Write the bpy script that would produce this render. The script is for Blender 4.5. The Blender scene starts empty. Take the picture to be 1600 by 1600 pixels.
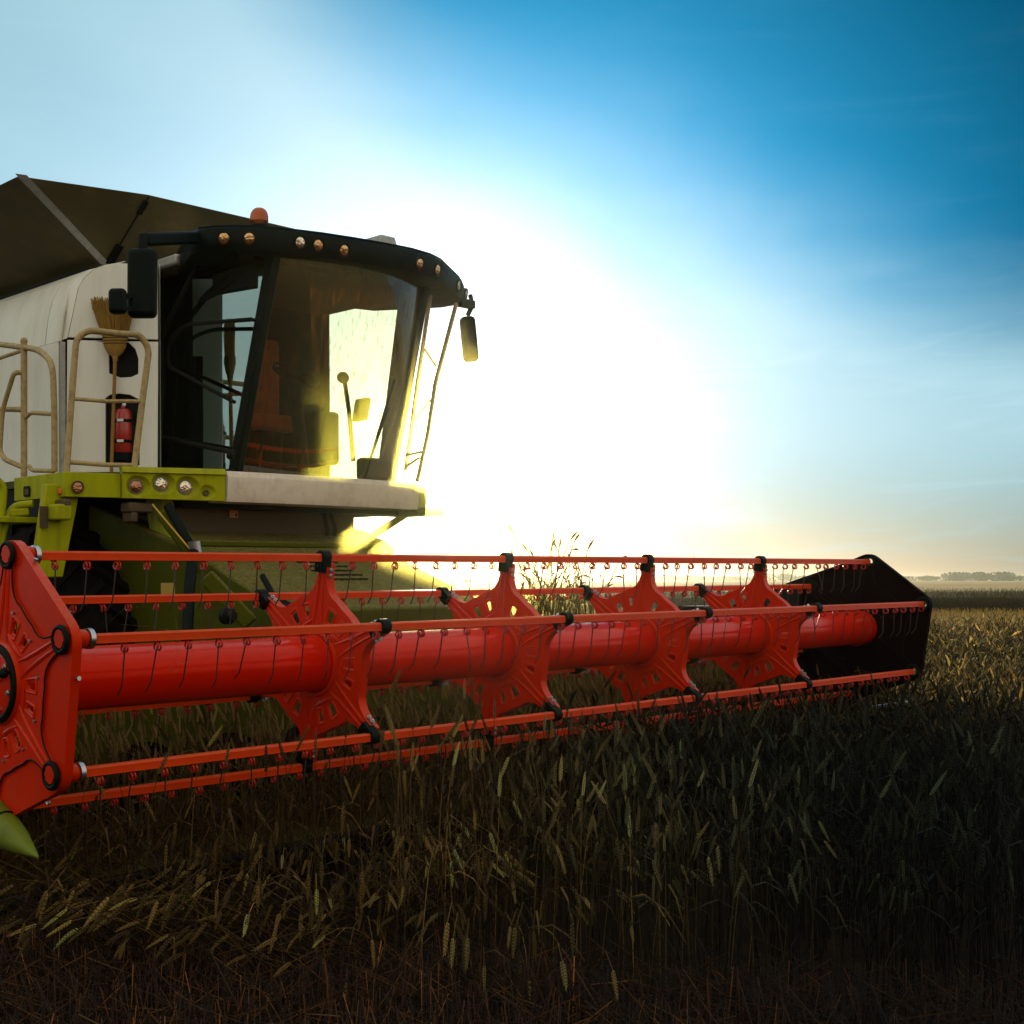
import bpy, bmesh, math, random
import numpy as np
from mathutils import Vector, Matrix, noise

random.seed(7); rng = np.random.default_rng(7)
scene = bpy.context.scene
C = scene.collection
PI = math.pi

# ------------------------------------------------------------------ camera
EYE = 1.5
F_PX, PPX, HOR = 2000.0, 500.0, 905.0        # focal length, principal column and horizon row, in 1600 px units
cam_d = bpy.data.cameras.new("camera"); cam = bpy.data.objects.new("camera", cam_d); C.objects.link(cam)
cam.location = (0, 0, EYE); cam.rotation_euler = (PI / 2, 0, 0)
cam_d.sensor_width = 36; cam_d.lens = F_PX / 1600 * 36
cam_d.shift_x = (800 - PPX) / 1600; cam_d.shift_y = (HOR - 800) / 1600
cam_d.clip_start = 0.05; cam_d.clip_end = 9000
scene.camera = cam

# ------------------------------------------------------------------ sky, sun, exposure
SUN_AZ, SUN_EL = math.radians(4.9), math.radians(5.6)
SUN = Vector((math.sin(SUN_AZ) * math.cos(SUN_EL), math.cos(SUN_AZ) * math.cos(SUN_EL), math.sin(SUN_EL)))
SKY_STRENGTH = 0.1
HAZE = 0.00022
FLARE_DUST = 0.24
VEIL_BACK = (12.0, 11.2, 9.6, 1)
world = bpy.data.worlds.new("World"); scene.world = world; world.use_nodes = True
nt = world.node_tree; nt.nodes.clear()
def wn(t, **k):
    n = nt.nodes.new(t)
    for a, b in k.items(): setattr(n, a, b)
    return n
def wmath(op, a, b=None, clamp=False):
    n = wn("ShaderNodeMath", operation=op); n.use_clamp = clamp
    for i, x in enumerate((a, b)):
        if x is None: continue
        if isinstance(x, (int, float)): n.inputs[i].default_value = x
        else: nt.links.new(x, n.inputs[i])
    return n.outputs[0]
def wmix(fac, a, b, blend="MIX"):
    n = wn("ShaderNodeMix", data_type="RGBA", blend_type=blend)
    n.clamp_result = False
    for s, x in ((n.inputs[0], fac), (n.inputs[6], a), (n.inputs[7], b)):
        if isinstance(x, (int, float)): s.default_value = x
        elif isinstance(x, tuple): s.default_value = x
        else: nt.links.new(x, s)
    return n.outputs[2]
sky = wn("ShaderNodeTexSky", sky_type="NISHITA"); sky.sun_disc = False
sky.sun_elevation = SUN_EL; sky.sun_rotation = SUN_AZ
sky.air_density = 1.0; sky.dust_density = 0.3; sky.ozone_density = 3.0; sky.altitude = 0
tc = wn("ShaderNodeTexCoord")
sep = wn("ShaderNodeSeparateXYZ"); nt.links.new(tc.outputs["Generated"], sep.inputs[0])
dot = wn("ShaderNodeVectorMath", operation="DOT_PRODUCT"); nt.links.new(tc.outputs["Generated"], dot.inputs[0])
dot.inputs[1].default_value = SUN
cosg = wmath("MAXIMUM", dot.outputs["Value"], 0.0)
# forward scattering by the thin high cloud and the dust round the sun
glow_mid = wmath("POWER", cosg, 52.0)
glow_in = wmath("POWER", cosg, 160.0)
glow_blue = wmath("POWER", cosg, 18.0)
glow_veil = wmath("POWER", cosg, 32.0)
glow_tight = wmath("POWER", cosg, 1500.0)
# cirrus veil, laid on a plane high above the field
zz = wmath("MAXIMUM", sep.outputs["Z"], 0.0); zz = wmath("ADD", zz, 0.22)
cx_ = wmath("DIVIDE", sep.outputs["X"], zz); cy_ = wmath("DIVIDE", sep.outputs["Y"], zz)
comb = wn("ShaderNodeCombineXYZ"); nt.links.new(cx_, comb.inputs[0]); nt.links.new(cy_, comb.inputs[1])
mp = wn("ShaderNodeMapping"); nt.links.new(comb.outputs[0], mp.inputs[0])
mp.inputs["Rotation"].default_value = (0, 0, math.radians(-38)); mp.inputs["Scale"].default_value = (1.1, 0.75, 1)
nz = wn("ShaderNodeTexNoise"); nz.inputs["Scale"].default_value = 0.8; nz.inputs["Detail"].default_value = 5; nz.inputs["Roughness"].default_value = 0.46
nz.inputs["Distortion"].default_value = 0.5
nt.links.new(mp.outputs[0], nz.inputs["Vector"])
def maprange(x, a, b, c, d, smooth=True):
    n = wn("ShaderNodeMapRange"); n.interpolation_type = "SMOOTHSTEP" if smooth else "LINEAR"
    nt.links.new(x, n.inputs[0])
    for i, k in enumerate((a, b, c, d)): n.inputs[i + 1].default_value = k
    return n.outputs[0]
# the veil thins out to a clear stretch of sky up on the right
CLEAR = Vector((0.58, 1.0, 0.56)).normalized()
dot2 = wn("ShaderNodeVectorMath", operation="DOT_PRODUCT"); nt.links.new(tc.outputs["Generated"], dot2.inputs[0]); dot2.inputs[1].default_value = CLEAR
dot3 = wn("ShaderNodeVectorMath", operation="DOT_PRODUCT"); nt.links.new(tc.outputs["Generated"], dot3.inputs[0]); dot3.inputs[1].default_value = Vector((0.2, 1.0, 0.62)).normalized()
smx = wn("ShaderNodeMath", operation="SMOOTH_MAX"); smx.inputs[2].default_value = 0.06
nt.links.new(dot2.outputs["Value"], smx.inputs[0]); nt.links.new(wmath("SUBTRACT", dot3.outputs["Value"], 0.010), smx.inputs[1])
edge = wmath("ADD", wmath("SUBTRACT", smx.outputs[0], 0.004), wmath("MULTIPLY", wmath("SUBTRACT", nz.outputs[0], 0.5), 0.05))
hole = maprange(edge, 0.945, 0.977, 1.0, 0.0)
fine = maprange(nz.outputs[0], 0.3, 0.7, 0.86, 0.68)
low = maprange(sep.outputs["Z"], 0.0, 0.12, 0.30, 1.0)
mp2 = wn("ShaderNodeMapping"); nt.links.new(tc.outputs["Generated"], mp2.inputs[0]); mp2.inputs["Scale"].default_value = (2.2, 2.2, 16.0); mp2.inputs["Rotation"].default_value = (0, math.radians(6), 0)
nz2 = wn("ShaderNodeTexNoise"); nz2.inputs["Scale"].default_value = 2.6; nz2.inputs["Detail"].default_value = 8; nz2.inputs["Roughness"].default_value = 0.6; nz2.inputs["Distortion"].default_value = 0.8; nt.links.new(mp2.outputs[0], nz2.inputs["Vector"])
wisp = wmath("MULTIPLY", maprange(nz2.outputs[0], 0.48, 0.78, 0.0, 0.34), maprange(sep.outputs["Z"], 0.04, 0.26, 1.0, 0.08))
veil = wmath("ADD", wmath("MULTIPLY", wmath("MULTIPLY", hole, fine), low), wisp, clamp=True)
hs = wn("ShaderNodeHueSaturation"); nt.links.new(maprange(sep.outputs["Z"], 0.0, 0.20, 0.72, 0.44), hs.inputs["Value"]); nt.links.new(sky.outputs[0], hs.inputs["Color"])
nt.links.new(maprange(sep.outputs["Z"], 0.02, 0.20, 0.95, 2.4), hs.inputs["Saturation"])
# unseen cloud behind the camera is added bright and warm as fill light; towards the sun it is thin and cool
anti = maprange(sep.outputs["Y"], 0.75, -0.5, 0.0, 1.0)
veil_col = wmix(anti, (5.0, 7.9, 9.0, 1), VEIL_BACK)
vsc = wn("ShaderNodeVectorMath", operation="MULTIPLY_ADD"); vsc.inputs[0].default_value = (6.4, 5.2, 4.3); nt.links.new(glow_veil, vsc.inputs[1]); nt.links.new(wmix(0.06, veil_col, (0, 0, 0, 1)), vsc.inputs[2])
gbs = wmath("MULTIPLY", glow_blue, maprange(sep.outputs["Z"], 0.02, 0.2, 0.0, 1.0))
gbv = wn("ShaderNodeVectorMath", operation="SCALE"); gbv.inputs[0].default_value = (0.0, 7.0, 11.8); nt.links.new(gbs, gbv.inputs[3])
fall = wn("ShaderNodeVectorMath", operation="SCALE"); nt.links.new(wmix(maprange(sep.outputs["Z"], 0.05, 0.25, 0.0, 1.0), hs.outputs[0], wmix(1.0, hs.outputs[0], (0.4, 0.80, 1.08, 1), "MULTIPLY")), fall.inputs[0]); nt.links.new(maprange(cosg, 0.85, 0.97, 0.5, 1.15), fall.inputs[3])
c1 = wmix(veil, wmix(1.0, fall.outputs[0], gbv.outputs[0], "ADD"), vsc.outputs[0])
def addglow(base, g, col):
    n = wn("ShaderNodeVectorMath", operation="SCALE"); n.inputs[0].default_value = col; nt.links.new(g, n.inputs[3])
    return wmix(1.0, base, n.outputs[0], "ADD")
c2 = addglow(c1, glow_mid, (6.5, 6.5, 6.2))
c2 = addglow(c2, glow_in, (9.0, 8.0, 6.0))
c2 = addglow(c2, glow_tight, (80.0, 66.0, 40.0))
bg = wn("ShaderNodeBackground"); bg.inputs["Strength"].default_value = SKY_STRENGTH
nt.links.new(c2, bg.inputs["Color"])
wo = wn("ShaderNodeOutputWorld"); nt.links.new(bg.outputs[0], wo.inputs["Surface"])

sun_d = bpy.data.lights.new("sun", "SUN"); sun = bpy.data.objects.new("sun", sun_d); C.objects.link(sun)
sun_d.energy = 5.0; sun_d.angle = math.radians(0.5); sun_d.color = (1.0, 0.80, 0.52)
sun.rotation_euler = SUN.to_track_quat("Z", "Y").to_euler(); sun.location = (0, 0, 30)

vs = scene.view_settings
vs.view_transform = "Standard"; vs.look = "None"; vs.gamma = 1.0; vs.use_curve_mapping = False; vs.exposure = 0.0
cy = scene.cycles
cy.use_denoising = True
cy.max_bounces = 6; cy.diffuse_bounces = 3; cy.glossy_bounces = 3; cy.transmission_bounces = 4; cy.transparent_max_bounces = 12; cy.volume_bounces = 0
cy.sample_clamp_indirect = 6.0; cy.sample_clamp_direct = 0
cy.caustics_reflective = False; cy.caustics_refractive = False

# ------------------------------------------------------------------ machine frame: u along the reel, v backwards, w up
YAW, TILT, RR = 0.726, 0.0055, 0.52
O_M = Vector((-0.0296, 6.2478, -0.4092 + EYE))
D_ = Vector((math.cos(YAW) * math.cos(TILT), math.sin(YAW) * math.cos(TILT), math.sin(TILT)))
V_ = Vector((-math.sin(YAW), math.cos(YAW), 0)); W_ = D_.cross(V_)
M = Matrix((( D_.x, V_.x, W_.x, O_M.x), (D_.y, V_.y, W_.y, O_M.y), (D_.z, V_.z, W_.z, O_M.z), (0, 0, 0, 1)))
MI = M.inverted(); CAM_M = MI @ Vector((0, 0, EYE)); GW = -1.09
def ray(px, py): return (MI.to_3x3() @ Vector(((px - PPX) / F_PX, 1, -(py - HOR) / F_PX)))
def at(px, py, u=None, v=None, w=None):
    """machine-frame point where a picture ray meets the plane u, v or w = const"""
    d = ray(px, py); i, val = (0, u) if u is not None else (1, v) if v is not None else (2, w)
    return CAM_M + d * ((val - CAM_M[i]) / d[i])
def hit(px, py, p0, n):
    d = ray(px, py); return CAM_M + d * ((Vector(p0) - CAM_M).dot(n) / d.dot(n))

# ------------------------------------------------------------------ materials
MATS = {}
def paint(name, col, rough=0.4, metal=0.0, dirt=0.0, dirt_col=(0.10, 0.075, 0.045), scale=6.0, bump=0.0, bump_scale=60.0, coat=0.0, streak=False, var=0.08, spec=0.4, tint=None, dust=0.0):
    m = bpy.data.materials.new(name); m.use_nodes = True; t = m.node_tree; b = t.nodes["Principled BSDF"]
    tcn = t.nodes.new("ShaderNodeTexCoord"); mpn = t.nodes.new("ShaderNodeMapping"); t.links.new(tcn.outputs["Object"], mpn.inputs[0])
    if streak: mpn.inputs["Scale"].default_value = (1, 1, 0.12)
    n1 = t.nodes.new("ShaderNodeTexNoise"); n1.inputs["Scale"].default_value = scale; n1.inputs["Detail"].default_value = 8; n1.inputs["Roughness"].default_value = 0.65
    t.links.new(mpn.outputs[0], n1.inputs["Vector"])
    rmp = t.nodes.new("ShaderNodeValToRGB"); rmp.color_ramp.elements[0].position = 0.46; rmp.color_ramp.elements[1].position = 0.75
    t.links.new(n1.outputs[0], rmp.inputs[0])
    mu = t.nodes.new("ShaderNodeMath"); mu.operation = "MULTIPLY"; mu.inputs[1].default_value = dirt; t.links.new(rmp.outputs[0], mu.inputs[0])
    n2 = t.nodes.new("ShaderNodeTexNoise"); n2.inputs["Scale"].default_value = 1.7; n2.inputs["Detail"].default_value = 3; t.links.new(tcn.outputs["Object"], n2.inputs["Vector"])
    hv = t.nodes.new("ShaderNodeHueSaturation"); hv.inputs["Color"].default_value = (*col, 1)
    vm = t.nodes.new("ShaderNodeMapRange"); vm.inputs[3].default_value = 1 - var * 2; vm.inputs[4].default_value = 1 + var * 2; t.links.new(n2.outputs[0], vm.inputs[0]); t.links.new(vm.outputs[0], hv.inputs["Value"])
    mx = t.nodes.new("ShaderNodeMix"); mx.data_type = "RGBA"; t.links.new(mu.outputs[0], mx.inputs[0]); t.links.new(hv.outputs[0], mx.inputs[6]); mx.inputs[7].default_value = (*dirt_col, 1)
    src = mx.outputs[2]
    if dust:   # chaff settled on whatever faces up
        ge = t.nodes.new("ShaderNodeNewGeometry"); sz = t.nodes.new("ShaderNodeSeparateXYZ"); t.links.new(ge.outputs["Normal"], sz.inputs[0])
        nd = t.nodes.new("ShaderNodeTexNoise"); nd.inputs["Scale"].default_value = 42; nd.inputs["Detail"].default_value = 6; nd.inputs["Roughness"].default_value = .75; t.links.new(tcn.outputs["Object"], nd.inputs["Vector"])
        a1 = t.nodes.new("ShaderNodeMapRange"); a1.inputs[1].default_value = .15; a1.inputs[2].default_value = .95; t.links.new(sz.outputs["Z"], a1.inputs[0])
        a2 = t.nodes.new("ShaderNodeMapRange"); a2.inputs[1].default_value = .42; a2.inputs[2].default_value = .62; a2.inputs[3].default_value = .08; t.links.new(nd.outputs[0], a2.inputs[0])
        a3 = t.nodes.new("ShaderNodeMath"); a3.operation = "MULTIPLY"; t.links.new(a1.outputs[0], a3.inputs[0]); t.links.new(a2.outputs[0], a3.inputs[1])
        a4 = t.nodes.new("ShaderNodeMath"); a4.operation = "MULTIPLY"; a4.inputs[1].default_value = dust; t.links.new(a3.outputs[0], a4.inputs[0])
        dx = t.nodes.new("ShaderNodeMix"); dx.data_type = "RGBA"; t.links.new(a4.outputs[0], dx.inputs[0]); t.links.new(src, dx.inputs[6]); dx.inputs[7].default_value = (.30, .20, .09, 1); src = dx.outputs[2]
    t.links.new(src, b.inputs["Base Color"])
    rm = t.nodes.new("ShaderNodeMapRange"); rm.inputs[3].default_value = rough; rm.inputs[4].default_value = min(1, rough + 0.35); t.links.new(mu.outputs[0], rm.inputs[0]); t.links.new(rm.outputs[0], b.inputs["Roughness"])
    b.inputs["Metallic"].default_value = metal; b.inputs["Specular IOR Level"].default_value = spec
    if tint: b.inputs["Specular Tint"].default_value = (*tint, 1)
    if coat: b.inputs["Coat Weight"].default_value = coat; b.inputs["Coat Roughness"].default_value = 0.08
    if bump:
        n3 = t.nodes.new("ShaderNodeTexNoise"); n3.inputs["Scale"].default_value = bump_scale; n3.inputs["Detail"].default_value = 4; t.links.new(tcn.outputs["Object"], n3.inputs["Vector"])
        bp = t.nodes.new("ShaderNodeBump"); bp.inputs["Strength"].default_value = bump; bp.inputs["Distance"].default_value = 0.01; t.links.new(n3.outputs[0], bp.inputs["Height"]); t.links.new(bp.outputs[0], b.inputs["Normal"])
    MATS[name] = m
    return m
RED = paint("red_paint", (0.56, 0.018, 0.001), 0.30, dirt=0.30, dirt_col=(0.24, 0.022, 0.004), scale=9, spec=0.5, tint=(1, .09, .02), dust=0.42, bump=0.03, bump_scale=25)
RED_SOFT = paint("red_tube_paint", (0.64, 0.010, 0.0006), 0.17, dirt=0.22, dirt_col=(0.26, 0.012, 0.002), scale=4, spec=0.8, tint=(1, .07, .02), dust=0.14)
ORANGE = paint("orange_red_bar_paint", (0.60, 0.036, 0.0015), 0.36, spec=0.45, tint=(1, .30, .11), dust=0.4, dirt=0.35, dirt_col=(0.34, 0.035, 0.004), scale=14)
GREEN = paint("lime_green_paint", (0.33, 0.34, 0.006), 0.45, spec=0.25, tint=(.9, 1, .1), dust=0.5, dirt=0.6, dirt_col=(0.11, 0.10, 0.010), scale=14, streak=True, bump=0.05)
GREEN_M = paint("mid_green_plastic", (0.13, 0.17, 0.010), 0.5, spec=0.25, dirt=0.5, dirt_col=(0.06, 0.06, 0.012), scale=9, bump=0.05)
GREEN_D = paint("deep_green_paint", (0.056, 0.062, 0.003), 0.55, spec=0.2, dust=0.55, tint=(.9, 1, .2), dirt=0.6, dirt_col=(0.045, 0.030, 0.008), scale=5, bump=0.12)
WHITE = paint("cream_white_paint", (0.80, 0.79, 0.67), 0.5, dirt=0.35, dirt_col=(0.36, 0.30, 0.20), scale=5, streak=True, bump=0.04, bump_scale=30, var=0.05)
BUMPER = paint("dusty_white_bumper", (0.74, 0.64, 0.52), 0.5, dirt=0.5, dust=0.5, dirt_col=(0.42, 0.30, 0.19), scale=12, bump=0.05)
OLIVE = paint("dusty_olive_metal", (0.085, 0.068, 0.022), 0.6, dirt=0.9, dirt_col=(0.19, 0.14, 0.05), scale=3.5, bump=0.12, bump_scale=40, var=0.2)
GALV = paint("galvanised_strip", (0.36, 0.36, 0.32), 0.5, metal=0.4, dirt=0.4, scale=20)
BLACK = paint("black_plastic", (0.004, 0.007, 0.005), 0.45, spec=0.07, dirt=0.3, dirt_col=(0.018, 0.018, 0.012), scale=10, bump=0.03)
BLACKM = paint("matt_black_steel", (0.006, 0.006, 0.005), 0.6, spec=0.15, dirt=0.3, dirt_col=(0.03, 0.025, 0.018), scale=10)
RUBBER = paint("tyre_rubber", (0.007, 0.006, 0.005), 0.85, spec=0.1, dirt=0.6, dirt_col=(0.016, 0.012, 0.007), scale=5, bump=0.3, bump_scale=25)
RAIL = paint("worn_cream_rail", (0.40, 0.29, 0.11), 0.45, dirt=0.8, dirt_col=(0.15, 0.075, 0.02), scale=28, bump=0.1)
STEEL = paint("bright_steel", (0.5, 0.5, 0.5), 0.32, metal=1.0, dirt=0.2, scale=20)
WIRE = paint("tine_wire", (0.06, 0.045, 0.035), 0.4, metal=0.6, dirt=0.3, scale=30)
COIL = paint("red_tine_coil", (0.50, 0.02, 0.008), 0.3, dirt=0.3, dirt_col=(0.05, 0.02, 0.01), scale=30)
BROWN = paint("dusty_brown_panel", (0.07, 0.042, 0.015), 0.65, dirt=0.6, dirt_col=(0.12, 0.075, 0.03), scale=4, bump=0.08)
TRIM = paint("cab_trim", (0.011, 0.006, 0.002), 0.85, spec=0.05, dirt=0.4, dirt_col=(0.05, 0.03, 0.012), scale=6)
SEATM = paint("seat_fabric", (0.40, 0.065, 0.012), 0.9, dirt=0.5, dirt_col=(0.06, 0.02, 0.008), scale=8)
AMBER = paint("amber_lens", (0.85, 0.15, 0.006), 0.2, dirt=0.1, scale=20, spec=0.3); AMBER.node_tree.nodes["Principled BSDF"].inputs["Transmission Weight"].default_value = 0.55
STRAWB = paint("broom_straw", (0.30, 0.165, 0.022), 0.85, dirt=0.5, dirt_col=(0.10, 0.05, 0.016), scale=60, streak=True, bump=0.4, bump_scale=140)
WOOD = paint("worn_broom_wood", (0.30, 0.15, 0.022), 0.6, dirt=0.6, dirt_col=(0.12, 0.06, 0.02), scale=25)
EXT = paint("extinguisher_red", (0.42, 0.025, 0.012), 0.25, dirt=0.35, dirt_col=(0.15, 0.03, 0.015), scale=9, coat=0.5)
STICK = paint("orange_sticker", (0.55, 0.20, 0.06), 0.5, dirt=0.4, scale=30)
INK = paint("sticker_ink", (0.02, 0.016, 0.012), 0.6)
TWINE = paint("blue_twine", (0.012, 0.014, 0.02), 0.8)
CLOUDW = paint("worn_label_white", (0.7, 0.7, 0.68), 0.5)
def lens_mat(name, col, rough=0.12):
    m = bpy.data.materials.new(name); m.use_nodes = True; t = m.node_tree; b = t.nodes["Principled BSDF"]
    tcn = t.nodes.new("ShaderNodeTexCoord"); vo = t.nodes.new("ShaderNodeTexVoronoi"); vo.inputs["Scale"].default_value = 55; t.links.new(tcn.outputs["Object"], vo.inputs["Vector"])
    bp = t.nodes.new("ShaderNodeBump"); bp.inputs["Strength"].default_value = 0.5; bp.inputs["Distance"].default_value = 0.01; t.links.new(vo.outputs[0], bp.inputs["Height"]); t.links.new(bp.outputs[0], b.inputs["Normal"])
    b.inputs["Base Color"].default_value = (*col, 1); b.inputs["Metallic"].default_value = 0.85; b.inputs["Roughness"].default_value = rough
    b.inputs["Coat Weight"].default_value = 1.0; b.inputs["Coat Roughness"].default_value = 0.04
    return m
LENS = lens_mat("clear_lamp_glass", (0.80, 0.66, 0.46)); LENS_Y = lens_mat("yellowed_lamp_glass", (0.62, 0.34, 0.12)); LENS_D = lens_mat("dull_amber_lamp_glass", (0.34, 0.13, 0.04), 0.2)
def glass(name, tint, refl, dust, dust_col, streaks=True, gloss=(0.95, 1, 1)):
    m = bpy.data.materials.new(name); m.use_nodes = True; t = m.node_tree; t.nodes.clear()
    def N(x): return t.nodes.new(x)
    out = N("ShaderNodeOutputMaterial"); tr = N("ShaderNodeBsdfTransparent"); tr.inputs[0].default_value = (*tint, 1)
    gl = N("ShaderNodeBsdfGlossy"); gl.inputs["Roughness"].default_value = 0.012; gl.inputs[0].default_value = (*gloss, 1)
    lf = N("ShaderNodeLayerWeight"); lf.inputs["Blend"].default_value = 0.5; lw = N("ShaderNodeMath"); lw.operation = "POWER"; lw.inputs[1].default_value = 5.0; t.links.new(lf.outputs["Facing"], lw.inputs[0])
    ad = N("ShaderNodeMath"); ad.operation = "ADD"; ad.inputs[1].default_value = refl; ad.use_clamp = True; t.links.new(lw.outputs[0], ad.inputs[0])
    mx = N("ShaderNodeMixShader"); t.links.new(ad.outputs[0], mx.inputs[0]); t.links.new(tr.outputs[0], mx.inputs[1]); t.links.new(gl.outputs[0], mx.inputs[2])
    tcn = N("ShaderNodeTexCoord"); mpn = N("ShaderNodeMapping"); mpn.inputs["Scale"].default_value = (1, 1, 0.10 if streaks else 1); t.links.new(tcn.outputs["Object"], mpn.inputs[0])
    nz = N("ShaderNodeTexNoise"); nz.inputs["Scale"].default_value = 34 if streaks else 9; nz.inputs["Detail"].default_value = 6; nz.inputs["Roughness"].default_value = 0.7; t.links.new(mpn.outputs[0], nz.inputs["Vector"])
    rp = N("ShaderNodeMapRange"); rp.inputs[1].default_value = 0.50; rp.inputs[2].default_value = 0.70; rp.inputs[3].default_value = dust * 0.04; rp.inputs[4].default_value = dust; t.links.new(nz.outputs[0], rp.inputs[0])
    df = N("ShaderNodeBsdfDiffuse"); df.inputs[0].default_value = (*dust_col, 1); tl = N("ShaderNodeBsdfTranslucent"); tl.inputs[0].default_value = (*dust_col, 1)
    dm = N("ShaderNodeMixShader"); dm.inputs[0].default_value = 0.45; t.links.new(df.outputs[0], dm.inputs[1]); t.links.new(tl.outputs[0], dm.inputs[2])
    m2 = N("ShaderNodeMixShader"); t.links.new(rp.outputs[0], m2.inputs[0]); t.links.new(mx.outputs[0], m2.inputs[1]); t.links.new(dm.outputs[0], m2.inputs[2])
    t.links.new(m2.outputs[0], out.inputs[0])
    return m
G_FRONT = glass("dusty_windscreen", (0.70, 0.73, 0.50), 0.12, 0.50, (0.30, 0.105, 0.016))
G_SIDE = glass("side_window_glass", (0.40, 0.52, 0.46), 0.50, 0.03, (0.3, 0.3, 0.2), gloss=(0.50, 0.72, 0.70))
G_FAR = glass("far_window_glass", (0.92, 0.97, 0.85), 0.0, 0.06, (0.4, 0.4, 0.2))

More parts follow.
